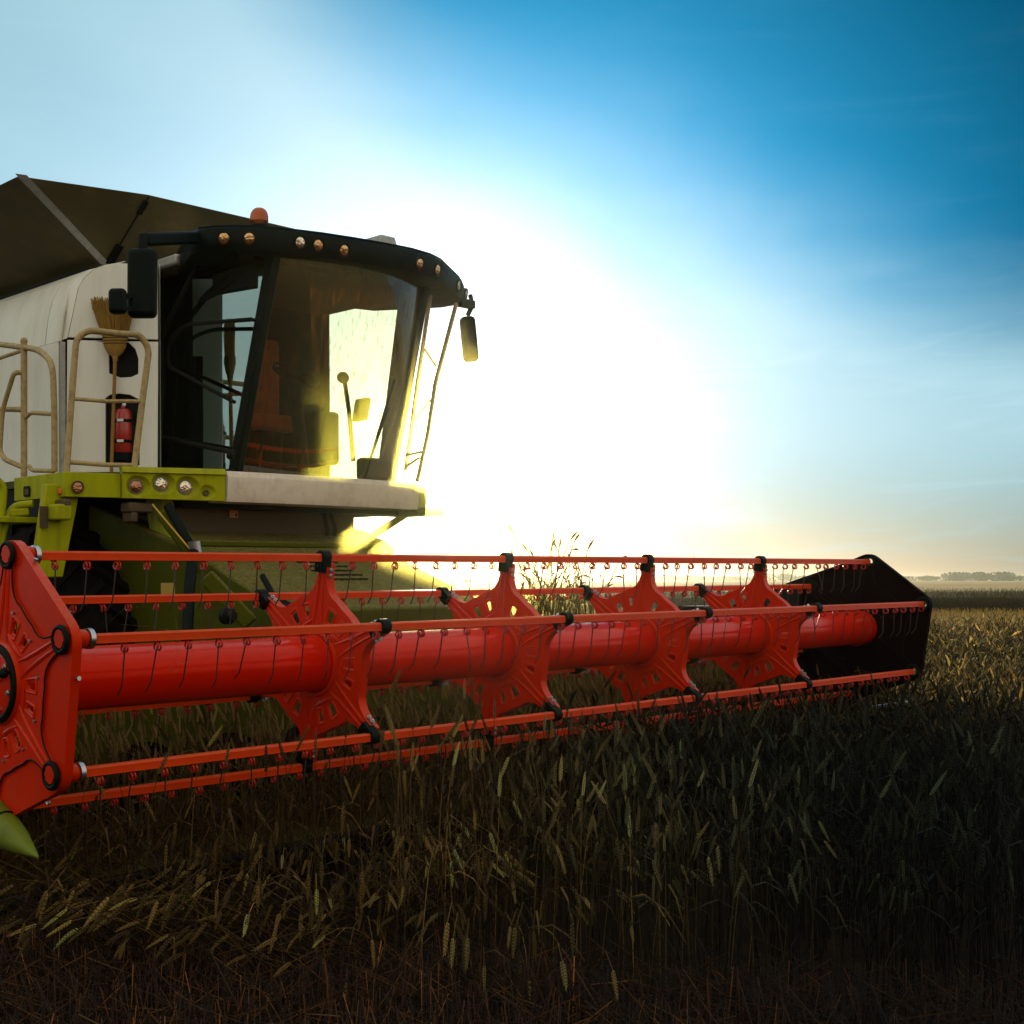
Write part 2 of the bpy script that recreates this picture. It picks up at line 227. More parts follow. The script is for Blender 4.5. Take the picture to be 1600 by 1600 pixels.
# ------------------------------------------------------------------ mesh helpers
class MB:
    def __init__(s): s.v = []; s.f = []
    def add(s, vs, fs):
        o = len(s.v); s.v += [tuple(x) for x in vs]; s.f += [tuple(i + o for i in f) for f in fs]; return s
    def box(s, lo, hi):
        (a, b, c), (d, e, f) = lo, hi
        return s.add([(a, b, c), (d, b, c), (d, e, c), (a, e, c), (a, b, f), (d, b, f), (d, e, f), (a, e, f)],
                     [(3, 2, 1, 0), (4, 5, 6, 7), (0, 1, 5, 4), (1, 2, 6, 5), (2, 3, 7, 6), (3, 0, 4, 7)])
    def obox(s, c, ax, half):
        c = Vector(c); vs = []
        for k in (-1, 1):
            for j, i in ((-1, -1), (-1, 1), (1, 1), (1, -1)):
                vs.append(c + ax[0] * (i * half[0]) + ax[1] * (j * half[1]) + ax[2] * (k * half[2]))
        return s.add(vs, [(3, 2, 1, 0), (4, 5, 6, 7), (0, 1, 5, 4), (1, 2, 6, 5), (2, 3, 7, 6), (3, 0, 4, 7)])
    def bar(s, p, q, wid, hei, up=Vector((0, 0, 1))):
        p, q = Vector(p), Vector(q); d = (q - p); L = d.length; d.normalize(); x = d.cross(up)
        if x.length < 1e-4: x = d.cross(Vector((1, 0, 0)))
        x.normalize(); y = x.cross(d)
        return s.obox((p + q) / 2, (x, y, d), (wid / 2, hei / 2, L / 2))
    def tube(s, pts, r, n=10, cap=True, taper=None):
        pts = [Vector(p) for p in pts]; m = len(pts); rings = []
        prev = None
        for i, p in enumerate(pts):
            d = (pts[min(i + 1, m - 1)] - pts[max(i - 1, 0)]).normalized()
            if prev is None:
                x = d.cross(Vector((0, 0, 1)))
                if x.length < 1e-3: x = d.cross(Vector((1, 0, 0)))
            else: x = prev - d * prev.dot(d)
            x.normalize(); prev = x; y = d.cross(x)
            rr = r if taper is None else r * taper[i]
            rings.append([p + x * (rr * math.cos(2 * PI * k / n)) + y * (rr * math.sin(2 * PI * k / n)) for k in range(n)])
        vs = [q for g in rings for q in g]; fs = []
        for i in range(m - 1):
            for k in range(n):
                a, b = i * n + k, i * n + (k + 1) % n
                fs.append((a, b, b + n, a + n))
        if cap: fs.append(tuple(range(n - 1, -1, -1))); fs.append(tuple((m - 1) * n + k for k in range(n)))
        return s.add(vs, fs)
    def lathe(s, c, axis, prof, n=20):
        """profile = (distance along axis, radius)"""
        c = Vector(c); a = Vector(axis).normalized(); x = a.cross(Vector((0, 0, 1)))
        if x.length < 1e-3: x = Vector((1, 0, 0))
        x.normalize(); y = a.cross(x); vs = []; fs = []
        for (h, r) in prof:
            for k in range(n): vs.append(c + a * h + x * (r * math.cos(2 * PI * k / n)) + y * (r * math.sin(2 * PI * k / n)))
        for i in range(len(prof) - 1):
            for k in range(n):
                p, q = i * n + k, i * n + (k + 1) % n; fs.append((p, q, q + n, p + n))
        fs.append(tuple(range(n - 1, -1, -1))); fs.append(tuple((len(prof) - 1) * n + k for k in range(n)))
        return s.add(vs, fs)
    def torus(s, c, axis, R, r, n=24, m=8):
        c = Vector(c); a = Vector(axis).normalized(); x = a.cross(Vector((0, 0, 1)))
        if x.length < 1e-3: x = Vector((1, 0, 0))
        x.normalize(); y = a.cross(x); vs = []; fs = []
        for i in range(n):
            t = 2 * PI * i / n; e = x * math.cos(t) + y * math.sin(t)
            for j in range(m): p = 2 * PI * j / m; vs.append(c + e * (R + r * math.cos(p)) + a * (r * math.sin(p)))
        for i in range(n):
            for j in range(m):
                fs.append((i * m + j, ((i + 1) % n) * m + j, ((i + 1) % n) * m + (j + 1) % m, i * m + (j + 1) % m))
        return s.add(vs, fs)
    def sphere(s, c, r, n=10, m=6, sc=(1, 1, 1)):
        c = Vector(c); vs = []; fs = []
        for i in range(m + 1):
            t = PI * i / m
            for k in range(n):
                p = 2 * PI * k / n; vs.append((c.x + r * sc[0] * math.sin(t) * math.cos(p), c.y + r * sc[1] * math.sin(t) * math.sin(p), c.z + r * sc[2] * math.cos(t)))
        for i in range(m):
            for k in range(n):
                a, b = i * n + k, i * n + (k + 1) % n; fs.append((a, a + n, b + n, b))
        return s.add(vs, fs)
    def prism(s, poly, org, e1, e2, n, th, holes=()):
        """flat plate with holes: outline in (e1,e2), thickness th along n"""
        bm = bmesh.new(); edges = []
        for loop in (poly, *holes):
            vv = [bm.verts.new((a, b, 0)) for a, b in loop]
            for i in range(len(vv)): edges.append(bm.edges.new((vv[i], vv[(i + 1) % len(vv)])))
        if holes:
            def sh(l): return abs(sum(l[i - 1][0] * l[i][1] - l[i][0] * l[i - 1][1] for i in range(len(l)))) / 2
            want = sh(poly) - sum(sh(h) for h in holes)
            for _ in range(12):
                bmesh.ops.triangle_fill(bm, use_beauty=True, use_dissolve=False, edges=[e for e in edges if e.is_valid])
                got = sum(f.calc_area() for f in bm.faces)
                if abs(got - want) < .02 * want: break
                bm.free(); bm = bmesh.new(); edges = []
                for loop in (poly, *holes):
                    vv = [bm.verts.new((a + random.uniform(-2e-4, 2e-4), b + random.uniform(-2e-4, 2e-4), 0)) for a, b in loop]
                    for i in range(len(vv)): edges.append(bm.edges.new((vv[i], vv[(i + 1) % len(vv)])))
            else: print("plate fill failed", want, got)
        else: bm.faces.new(bm.verts)
        g = bmesh.ops.extrude_face_region(bm, geom=bm.faces[:])
        for x in g["geom"]:
            if isinstance(x, bmesh.types.BMVert): x.co.z += th
        bmesh.ops.recalc_face_normals(bm, faces=bm.faces)
        org, e1, e2, n = Vector(org), Vector(e1), Vector(e2), Vector(n)
        bm.verts.index_update()
        vs = [org + e1 * v.co.x + e2 * v.co.y + n * v.co.z for v in bm.verts]
        fs = [tuple(v.index for v in f.verts) for f in bm.faces]
        bm.free(); return s.add(vs, fs)
    def sheet(s, rows, th=0.0, nrm=None):
        """grid of points rows[i][j]; th gives it a back"""
        m, n = len(rows), len(rows[0]); vs = [Vector(p) for r in rows for p in r]
        fs = [(i * n + j, i * n + j + 1, (i + 1) * n + j + 1, (i + 1) * n + j) for i in range(m - 1) for j in range(n - 1)]
        if th:
            nv = Vector(nrm); o = m * n; vs += [p + nv * th for p in vs]
            fs += [tuple(x + o for x in reversed(f)) for f in fs[:]]
            rim = [(i * n) for i in range(m)] + [(m - 1) * n + j for j in range(1, n)] + [i * n + n - 1 for i in range(m - 2, -1, -1)] + [j for j in range(n - 2, 0, -1)]
            for a, b in zip(rim, rim[1:] + rim[:1]): fs.append((b, a, a + o, b + o))
        return s.add(vs, fs)
    def loft(s, loops, cap=True):
        n = len(loops[0]); vs = [p for l in loops for p in l]; fs = []
        for i in range(len(loops) - 1):
            for k in range(n): fs.append((i * n + k, i * n + (k + 1) % n, (i + 1) * n + (k + 1) % n, (i + 1) * n + k))
        if cap: fs.append(tuple(range(n - 1, -1, -1))); fs.append(tuple((len(loops) - 1) * n + k for k in range(n)))
        return s.add(vs, fs)
    def mesh(s, name, mat, sharp=38):
        me = bpy.data.meshes.new(name); me.from_pydata(s.v, [], s.f); me.validate(); me.materials.append(mat)
        me.polygons.foreach_set("use_smooth", [True] * len(me.polygons)); me.set_sharp_from_angle(angle=math.radians(sharp)); me.update()
        return me
    def build(s, name, mat, parent=None, bevel=0.0, seg=2, fix=True, sharp=38, label=None):
        me = s.mesh(name, mat, sharp)
        if fix:
            bm = bmesh.new(); bm.from_mesh(me); bmesh.ops.recalc_face_normals(bm, faces=bm.faces); bm.to_mesh(me); bm.free()
        o = bpy.data.objects.new(name, me); C.objects.link(o)
        if parent is not None:
            o.parent = parent
            if "base" in parent: o.location = -Vector(parent["base"])
        if bevel:
            b = o.modifiers.new("bevel", "BEVEL"); b.width = bevel; b.segments = seg; b.limit_method = "ANGLE"; b.angle_limit = math.radians(40); b.harden_normals = False
        if label: o["label"] = label
        return o
def fillet(pts, r=0.06, k=5):
    pts = [Vector(p) for p in pts]; out = [pts[0]]
    for i in range(1, len(pts) - 1):
        a, b, c = pts[i - 1], pts[i], pts[i + 1]; d1 = (a - b); d2 = (c - b)
        t = min(r, d1.length * 0.45, d2.length * 0.45); p, q = b + d1.normalized() * t, b + d2.normalized() * t
        for j in range(k + 1):
            s = j / k; out.append(p * (1 - s) ** 2 + b * 2 * s * (1 - s) + q * s * s)
    out.append(pts[-1]); return out
def thing(name, label, cat, base, group=None):
    """an Empty at the thing's base, in the machine frame"""
    o = bpy.data.objects.new(name, None); C.objects.link(o)
    o.matrix_world = M @ Matrix.Translation(Vector(base)); o["base"] = tuple(base)
    o["label"] = label; o["category"] = cat
    if group: o["group"] = group
    return o
def tag(o, label=None, cat=None, group=None, kind=None):
    for k, x in (("label", label), ("category", cat), ("group", group), ("kind", kind)):
        if x: o[k] = x
    return o
U, VV, WW = Vector((1, 0, 0)), Vector((0, 1, 0)), Vector((0, 0, 1))
def arc2(cx, cy, r, a0, a1, n): return [(cx + r * math.cos(a0 + (a1 - a0) * i / n), cy + r * math.sin(a0 + (a1 - a0) * i / n)) for i in range(n + 1)]
def rrect(x0, y0, x1, y1, r, n=5):
    return arc2(x1 - r, y1 - r, r, 0, PI / 2, n) + arc2(x0 + r, y1 - r, r, PI / 2, PI, n) + arc2(x0 + r, y0 + r, r, PI, 1.5 * PI, n) + arc2(x1 - r, y0 + r, r, 1.5 * PI, 2 * PI, n)

# ================================================================== the cutting header
header = thing("cutting_header", "long red cutting header with its tined reel, low in front of the harvester cab", "harvester header", (2.1, 0.3, GW))
PH = 0.144
ANG = [PH + k * PI / 3 for k in range(6)]
def polar(r, a, lat=0.0): # (v, w) at radius r, angle a from up towards the front, offset sideways
    return (-r * math.sin(a) - lat * math.cos(a), r * math.cos(a) - lat * math.sin(a))
UL, UR, SP = -1.64, 5.70, 1.355
mb = MB().lathe((UL, 0, 0), U, [(0, .135), (UR - UL, .135)], 40)
for k in range(5): mb.torus((SP * k - .012 if k < 4 else UR - .1, 0, 0), U, .136, .006, 40, 6)
reel_tube = mb.build("reel_tube", RED_SOFT, header, sharp=60)
# six bars, each with its row of spring tines
def tine_mesh():
    m = MB(); r = .017; c = (0, 0, -.021 - r - .002); pts = []
    for i in range(21):
        t = PI * .5 + 2 * PI * 1.75 * i / 20
        pts.append((-.014 + .028 * i / 20, r * math.cos(t), c[2] + r * math.sin(t)))
    m.tube(pts, .0042, 5)
    me1 = len(m.f)
    p0 = Vector(pts[-1]); m.tube(fillet([p0, (.014, .020, c[2] - .02), (.014, .034, c[2] - .152), (.014, .064, c[2] - .193)], .008, 2), .0033, 5)
    me = m.mesh("tine", COIL); me.materials.append(WIRE)
    idx = [0 if i < me1 else 1 for i in range(len(me.polygons))]; me.polygons.foreach_set("material_index", idx); return me
TINE = tine_mesh()
NT = 49
for k in range(6):
    pv, pw = polar(RR, ANG[k])
    m = MB(); n = 10; rings = []
    prof = [(-.019, -.012), (-.019, .010), (-.012, .018), (.012, .018), (.019, .010), (.019, -.012), (.020, -.019), (.015, -.0205), (-.015, -.0205), (-.020, -.019)]
    m.loft([[(u, pv + a, pw + b) for a, b in prof] for u in (UL + .05, UR - .02)])
    bar = m.build("reel_bar", ORANGE, header, sharp=25)
    for i in range(NT):
        t = bpy.data.objects.new("tine", TINE); C.objects.link(t); t.parent = bar
        off = (.075 if k % 2 else .0)
        t.location = (-1.47 + off + i * .1505 + random.uniform(-.006, .006), pv + random.uniform(-.002, .002), pw)
        t.rotation_euler = (random.gauss(0, .06) + (random.choice((-.35, .3)) if random.random() < .04 else 0), random.gauss(0, .05), random.gauss(0, .15))
# spiders
def star_outline(grow=0.0):
    out = []
    for k in range(6):
        a = ANG[k]
        right = [(.495, .029), (.455, .031), (.42, .035), (.385, .044), (.352, .062), (.330, .088), (.318, .118)]
        L = [(r * 1.0, l) for r, l in right]
        for r, l in reversed(L): out.append(polar(r + grow, a, -l - grow * .4))
        for r, l in L: out.append(polar(r + grow, a, l + grow * .4))
        va = a + PI / 6; out.append(polar(.332 + grow, va))
    return out
def star_hole(a, r0, r1, w0, w1):
    q = [polar(r0, a, -w0), polar(r1, a, -w1), polar(r1, a, w1), polar(r0, a, w0)]
    pts = []
    for i in range(4):
        p, c, n = Vector(q[i - 1]), Vector(q[i]), Vector(q[(i + 1) % 4])
        for s in (0, .5, 1):
            A = c + (p - c).normalized() * .010; B = c + (n - c).normalized() * .010
            pts.append(tuple(A * (1 - s) ** 2 + c * 2 * s * (1 - s) + B * s * s))
    return pts
HOLES = []
for k in range(6):
    HOLES.append(star_hole(ANG[k] + PI / 6 - .17, .225, .283, .015, .021)); HOLES.append(star_hole(ANG[k] + PI / 6 + .19, .232, .282, .010, .015))
def star_plate(u0, th=.004, flange=.05):
    m = MB(); out = star_outline()
    m.prism(out, (u0, 0, 0), VV, WW, U, th, HOLES)
    inn = star_outline(-.004); n = len(out); vs = [(u0, a, b) for a, b in out] + [(u0 + flange, a, b) for a, b in out] + [(u0 + flange, a, b) for a, b in inn] + [(u0, a, b) for a, b in inn]
    fs = []
    for r in range(3):
        for i in range(n): fs.append((r * n + i, r * n + (i + 1) % n, (r + 1) * n + (i + 1) % n, (r + 1) * n + i))
    m.add(vs, fs)
    return m
def star_relief(m, u0, s=1.0, hole_lips=True):
    """pressed ribs, ridges and hole lips standing proud on the left face"""
    for k in range(6):
        a = ANG[k]
        for sg in (-1, 1):
            pts = [(u0 + .002, *polar(r, a, sg * l)) for r, l in ((.17, .034), (.24, .024), (.33, .018), (.40, .016), (.465, .015))]
            m.tube(pts, .009 * s, 6, taper=[.5, 1, 1, 1, .6])
        va = a + PI / 6
        m.tube([(u0 + .001, *polar(.195 + .018 * abs(x) ** 2, va + x * .34)) for x in (-1, -.6, -.2, .2, .6, 1)], .010 * s, 6, taper=[.4, 1, 1, 1, 1, .4])
        if hole_lips:
            for q, (ha, r0, r1, w) in enumerate(((va - .17, .213, .295, .031), (va + .19, .220, .294, .025))):
                h = [(u0 + .001, a_, b_) for a_, b_ in star_hole(ha, r0, r1, w * .72, w)]; h.append(h[0])
                m.tube(h, .0055 * s, 6, cap=False)
    m.torus((u0, 0, 0), U, .155, .014 * s, 36, 6)
    return m
def clamp_mesh(k):
    pv, pw = polar(RR, ANG[k]); m = MB()
    m.lathe((-.028, pv, pw), U, [(0, .030), (.004, .035), (.052, .035), (.056, .030)], 16)
    a = ANG[k]; e = Vector((0, *polar(1, a))); x = Vector((0, *polar(0, a, 1)))
    m.obox(Vector((0, *polar(RR - .045, a))), (U, x, e), (.026, .030, .028))
    for j in range(4): m.obox(Vector((-.028, *polar(RR - .040, a, -.021 + .014 * j))), (U, x, e), (.003, .003, .024))
    return m
def bolt_mesh(k):
    m = MB(); a = ANG[k]
    for r in (.462, .435):
        c = Vector((.020, *polar(r, a, .041))); n = Vector((0, *polar(0, a, 1))); m.lathe(c - n * .004, n, [(0, .011), (.006, .011), (.007, .007), (.014, .007)], 8)
        c = Vector((.020, *polar(r, a, -.041))); m.lathe(c + n * .004, -n, [(0, .011), (.006, .011), (.007, .007), (.014, .007)], 8)
    return m
CLAMPS = [clamp_mesh(k).mesh("clamp", BLACK) for k in range(6)]
BOLTS = [bolt_mesh(k).mesh("bolt", STEEL) for k in range(6)]
SPIDER = star_relief(star_plate(0), 0).build("spider", RED, header, sharp=35)
spiders = [SPIDER]
for s in range(1, 4):
    o = SPIDER.copy(); C.objects.link(o); o.parent = header; spiders.append(o)
for s, o in enumerate(spiders):
    o.location = Vector(o.location) + Vector((SP * s, 0, 0))
    for k in range(6):
        for nm, me in (("clamp", CLAMPS[k]), ("bolt", BOLTS[k])):
            c = bpy.data.objects.new(nm, me); C.objects.link(c); c.parent = o
            if nm == "bolt": c["kind"] = "stuff"
# end plates
def hexa(r, ch=.10):
    out = []
    for k in range(6):
        p = Vector(polar(r, ANG[k])); a = Vector(polar(r, ANG[k - 1])); b = Vector(polar(r, ANG[(k + 1) % 6]))
        A = p + (a - p).normalized() * ch; B = p + (b - p).normalized() * ch
        for j in range(5): s = j / 4; out.append(tuple(A * (1 - s) ** 2 + p * 2 * s * (1 - s) + B * s * s))
    return out
def end_plate(u0, mat, blackmat, side):
    holes = HOLES if side == "l" else HOLES[1::5]
    dirn = -1 if side == "l" else 1
    hx = hexa(.595, .065)
    root = MB(); so_ = star_outline(-.003)
    for k in range(6):
        root.prism([so_[(15 * k + 7 + i) % 90] for i in range(15)] + [hx[(5 * k + 2 + i) % 30] for i in range(5, -1, -1)], (u0, 0, 0), VV, WW, U * dirn, .006)
    inn = hexa(.589, .065); n = len(hx); fl = -.034 * dirn
    root.add([(u0, a, b) for a, b in hx] + [(u0 + fl, a, b) for a, b in hx] + [(u0 + fl, a, b) for a, b in inn] + [(u0, a, b) for a, b in inn],
             [(r * n + i, r * n + (i + 1) % n, (r + 1) * n + (i + 1) % n, (r + 1) * n + i) for r in range(3) for i in range(n)])
    star_relief(root, u0 - .006, 1.25)
    # raised star panel
    so = star_outline(.012)
    root.prism(so, (u0 - .004 - .012, 0, 0), VV, WW, U, .011, holes)
    star_relief(root, u0 - .016, 1.1)
    pl = root.build("end_plate", mat, header, bevel=0, sharp=30)
    q = [(u0 - .0165, a, b) for a, b in star_outline(.014)]; MB().tube(q + q[:1], .0035, 5, cap=False).build("panel_seam", blackmat, pl, fix=False)
    return pl
plate_l = end_plate(-1.66, RED, BLACK, "l")
SHADED_RED = paint("shaded_red_paint", (0.005, 0.0012, 0.001), 0.75, spec=0.06, dirt=0.7, dirt_col=(0.004, 0.002, 0.0015), scale=7)  # red taken down to near black, shade put into the colour
plate_r = end_plate(5.72, SHADED_RED, BLACK, "r")
for k in range(6):
    pv, pw = polar(RR, ANG[k]); a = ANG[k]
    MB().torus((-1.683, pv, pw), U, .047, .011, 24, 8).build("bearing_ring", BLACK, plate_l, fix=False)
    m = MB(); pr = [(.036 * (1 - .16 * (j % 3 == 1)) * math.cos(t), .036 * (1 - .12 * (j % 4 == 2)) * math.sin(t)) for j, t in enumerate(np.linspace(0, 2 * PI, 18)[:-1])]
    m.prism(pr, (-1.690, pv, pw + .004), VV, WW, U, .012); m.build("bar_end_cap", RED, plate_l)
    m = MB().lathe((-1.655, pv, pw), U, [(0, .036), (.075, .036), (.076, .030), (.10, .030)], 20); m.build("bar_socket", RED, plate_l)
    MB().lathe((-1.572, pv, pw), U, [(0, .034), (.002, .040), (.022, .040), (.024, .034)], 20).build("collar", STEEL, plate_l)
    MB().torus((5.705, pv, pw), U, .040, .016, 20, 8).build("bearing_ring", BLACK, plate_r, fix=False)
MB().torus((-1.69, 0, -.0), U, .145, .017, 40, 10).build("hub_ring", BLACK, plate_l, fix=False)
m = MB().lathe((-1.668, 0, 0), -U, [(0, .150), (.012, .142), (.022, .120), (.024, .0001)], 36); m.build("hub_cap", RED, plate_l)
m = MB()
for t in np.linspace(0.3, 2 * PI + .3, 7)[:-1]: MB().lathe((-1.690, .105 * math.cos(t), .105 * math.sin(t)), -U, [(0, .012), (.008, .012), (.009, .006), (.014, .006)], 8).build("hub_bolt", STEEL, plate_l)
m = MB(); m.tube([(-1.69, .02, 0), (-1.72, -.10, .04), (-1.725, -.115, .045)], .006, 8); m.build("crank_handle", RAIL, plate_l)
MB().sphere((-1.727, -.125, .05), .021, 14, 8).build("handle_knob", BLACK, plate_l)
m = MB()
for k in range(6):
    for sg in (-1, 1):
        v, w = polar(.30, ANG[k], sg * .075); m.lathe((-1.678, v, w), -U, [(0, .007), (.008, .007)], 8)
    v, w = polar(.545, ANG[k] + PI / 6 * .55); m.lathe((-1.64, v * .985, w * .985), Vector((0, v, w)), [(0, .009), (.012, .009)], 8)
m.build("rivet", STEEL, plate_l)["kind"] = "stuff"
# trough: back wall, floor, beams, auger, knife
m = MB(); m.sheet([[(UL - .02, v, w), (2.1, v, w), (UR + .1, v, w)] for v, w in ((1.16, -.10), (1.18, -.30), (1.20, -.62), (1.12, -.80), (.95, -.90), (.62, -.925), (.30, -.95))], .006, (0, 0.7, -.7)); m.build("back_wall", GREEN_D, header, sharp=20)
m = MB().box((UL - .02, 1.10, -.13), (UR + .1, 1.26, .0)); m.build("top_beam", GREEN_D, header, bevel=.02)
for u in (-1.1, .2, 2.9, 4.2, 5.2): MB().box((u, 1.08, -.70), (u + .07, 1.155, -.12)).build("wall_rib", GREEN_D, header, bevel=.008)
m = MB().lathe((UL, .86, -.66), U, [(0, .13), (UR - UL + .06, .13)], 28)
for sgn, ua, ub in ((1, UL + .02, 1.5), (-1, UR, 2.7)):
    n = 150; vs = []; fs = []
    for i in range(n + 1):
        u = ua + (ub - ua) * i / n; t = sgn * (u - ua) / .55 * 2 * PI
        for r in (.12, .23): vs.append((u, .86 + r * math.cos(t), -.66 + r * math.sin(t)))
    for i in range(n): fs.append((2 * i, 2 * i + 1, 2 * i + 3, 2 * i + 2))
    m.add(vs, fs)
m.build("auger", SHADED_RED, header)
m = MB().box((UL, .24, -.965), (UR, .34, -.945)); 
for i in range(96): u = UL + .04 + i * .0775; m.add([(u - .02, .25, -.955), (u + .02, .25, -.955), (u, .12, -.952), (u - .018, .25, -.940), (u + .018, .25, -.940)], [(0, 2, 1), (3, 4, 2), (0, 3, 2), (1, 2, 4)])
m.build("knife_bar", BLACKM, header)
for u, mt in ((UL - .06, GREEN_D), (UR + .08, BLACKM)):
    poly = [(.02, .50), (.10, .53), (.62, .36), (1.26, .12), (1.26, -.95), (.2, -.97), (-.25, -.92), (-.18, -.75), (.15, -.55), (.12, -.1)]
    if u < 0: poly = [(.55, -.40), (1.26, .0), (1.26, -.95), (.5, -.97)]
    MB().prism(poly, (u, 0, 0), VV, WW, U, .03).build("side_wall", mt, header, bevel=.006)
    MB().bar((u + .015, 1.2, .05), (u + .015, .0, .06), .07, .11).build("reel_arm", SHADED_RED if u > 0 else RED, header, bevel=.01)
m = MB().tube([(5.3, 1.2, .02), (5.25, .95, .22), (5.28, .7, .30)], .012, 8); m.box((5.1, 1.0, .05), (5.5, 1.25, .16)); m.build("hose_bracket", BLACKM, header)
MB().box((UL, .45, -1.085), (UR, 1.15, -.962)).build("skid_sun_block", BLACKM, header)  # added full width under the header to keep low sun off the stalks
# crop dividers
def divider(u0, tip, mat, name):
    m = MB(); tip = Vector(tip); ax = Vector((0.0, 1, .13)).normalized(); loops = []
    x = U; y = x.cross(ax).normalized() * -1
    for d, a, b in ((0, .004, .004), (.06, .024, .022), (.16, .052, .050), (.27, .073, .072), (.28, .076, .075), (.42, .092, .10), (.70, .105, .15), (1.0, .11, .20)):
        c = tip + ax * d + y * (b * -.4 + .0)
        loops.append([c + x * (a * math.cos(t)) + y * (b * math.sin(t)) for t in np.linspace(0, 2 * PI, 21)[:-1]])
    m.loft(loops); o = m.build(name, mat, header, sharp=50)
    r = [tip + ax * .275 + y * (.0735 * -.4) + x * (.0765 * math.cos(t)) + y * (.0755 * math.sin(t)) for t in np.linspace(0, 2 * PI, 25)]
    MB().tube(r, .004, 6).build("divider_seam", BLACK, o)
    return o
divider(-1.72, (-1.70, -.34, -.64), GREEN_M, "crop_divider")
m = MB().bar((5.80, .35, -.72), (5.93, -.27, -.585), .05, .03); m.build("crop_divider", STEEL, header, bevel=.006)

# ================================================================== the harvester
BASE = (2.25, 4.6, GW)
comb = thing("combine_harvester", "cream and lime green combine harvester with a glazed cab and black roof visor", "combine harvester", BASE)
MU = 3.9   # the body is symmetric about u = MU / 2
# ---- side panels
PROF = [(.55, 1.12), (.55, 1.6), (.55, 2.10), (.575, 2.28), (.61, 2.42), (.68, 2.56), (.80, 2.65), (1.10, 2.76)]
def side_panel(v0, v1, lo, hi, name, mir=False, mat=None):
    pts = [p for p in PROF if lo - 1e-6 <= p[1] <= hi + 1e-6]
    rows = [[((MU - u) if mir else u, v, w) for u, w in pts] for v in np.linspace(v0, v1, 4)]
    m = MB().sheet(rows, .02, (1 if not mir else -1, 0, 0)); return m.build(name, mat or WHITE, comb, bevel=.006, sharp=50)
for mir in (False, True):
    if not mir: side_panel(3.36, 3.56, 2.10, 2.80, "upper_side_panel", mir)
    side_panel(4.0 if mir else 3.572, 6.2, 2.10, 2.80, "upper_side_panel", mir); side_panel(6.215, 8.6, 2.10, 2.80, "upper_side_panel", mir)
    side_panel(4.0 if mir else 3.38, 6.2, 1.12, 2.10, "lower_side_panel", mir); side_panel(6.215, 8.6, 1.12, 2.10, "lower_side_panel", mir)
MB().prism([(.62, 3.42), (2.95, 3.42), (3.28, 4.0), (3.28, 8.6), (.62, 8.6)], (0, 0, .35), U, VV, WW, 1.74).build("body_core", BLACKM, comb)
MB().prism([(4.2, 2.1), (8.6, 2.1), (8.9, 1.2), (9.3, .2), (8.3, -.1), (4.2, .3)], (.7, 0, 0), VV, WW, U, 2.5).build("rear_housing", WHITE, comb, bevel=.03)
# ---- front corner panel beside the cab (turned towards the steps)
P0 = Vector((.60, 3.34, 0)); P1 = Vector((1.10, 2.90, 0)); ED = (P1 - P0).normalized(); EN = Vector((ED.y, -ED.x, 0)) # outward
if EN.y > 0: EN = -EN
def cp(px, py):
    q = hit(px, py, P0, EN); return ((q - P0).dot(ED), q.z)
SEAM = [cp(106, 528), cp(247, 532)]
def slab(poly, name, mat, holes=(), th=.02, off=0.0, bev=.004): return MB().prism(poly, P0 + EN * off, ED, WW, -EN, th, holes).build(name, mat, comb, bevel=bev)
top = [cp(106, 527), cp(247, 530.5), cp(246, 413), cp(180, 411), cp(163, 414), cp(146, 422), cp(132, 434), cp(123, 448)]
slab(top, "corner_panel", WHITE)
arch = [cp(x, y) for x, y in ((170.5, 583), (170.5, 548), (175, 540), (186, 533.5), (200, 535), (211, 545), (216, 560), (216, 584), (205, 589), (188, 590))]
niche = [cp(x, y) for x, y in ((165, 726), (165, 622), (172, 617), (186, 615), (203, 617), (217, 624), (218, 727))]
low = [cp(105, 531), cp(247, 534), cp(246, 738), cp(103, 738)]
slab(low, "corner_panel", WHITE, (arch, niche))
def pocket(loop, depth, name, mat):
    n = len(loop); vs = []
    for d in (.001, depth):
        for a, b in loop: vs.append(P0 + ED * a + WW * b - EN * d)
    fs = [(i, (i + 1) % n, (i + 1) % n + n, i + n) for i in range(n)] + [tuple(range(n, 2 * n))]
    MB().add(vs, fs).build(name, mat, comb, fix=False, sharp=50)
MB().sheet([[Vector((1.105, 2.905, w)), Vector((1.20, 3.10, w)), Vector((1.325, 3.28, w))] for w in (1.12, 1.9, 2.66)]).build("corner_return", WHITE, comb)
pocket(arch, .22, "air_opening", BLACKM); pocket(niche, .13, "extinguisher_niche", paint("beige_niche_plastic", (0.17, 0.125, 0.035), 0.6, dirt=0.3))
MB().sheet([[P0 - EN * .002 + ED * -.012 + WW * w, P0 + Vector((-.045, .02, w))] for w in (1.14, 2.10)]).build("corner_return", GALV, comb)
MB().bar(P0 + ED * -.006 + WW * 1.13 - EN * .03, P0 + ED * -.006 + WW * 2.14 - EN * .03, .02, .03).build("corner_seam", BLACKM, comb)
MB().prism([(P0.x + .02, P0.y + .05), (P1.x, P1.y + .03), (1.36, 3.32), (1.36, 3.6), (.64, 3.6)], (0, 0, 1.10), U, VV, WW, .98).build("corner_core", BLACKM, comb)
MB().prism([(.98, 3.12), (P1.x, P1.y + .05), (1.34, 3.3), (1.34, 3.6), (.95, 3.6)], (0, 0, 2.08), U, VV, WW, .60).build("corner_core", BLACKM, comb)
la = [P0 + ED * a + WW * b for a, b in (cp(105, 528), cp(122, 449), cp(131, 434), cp(145, 422), cp(162, 414), cp(184, 411))]
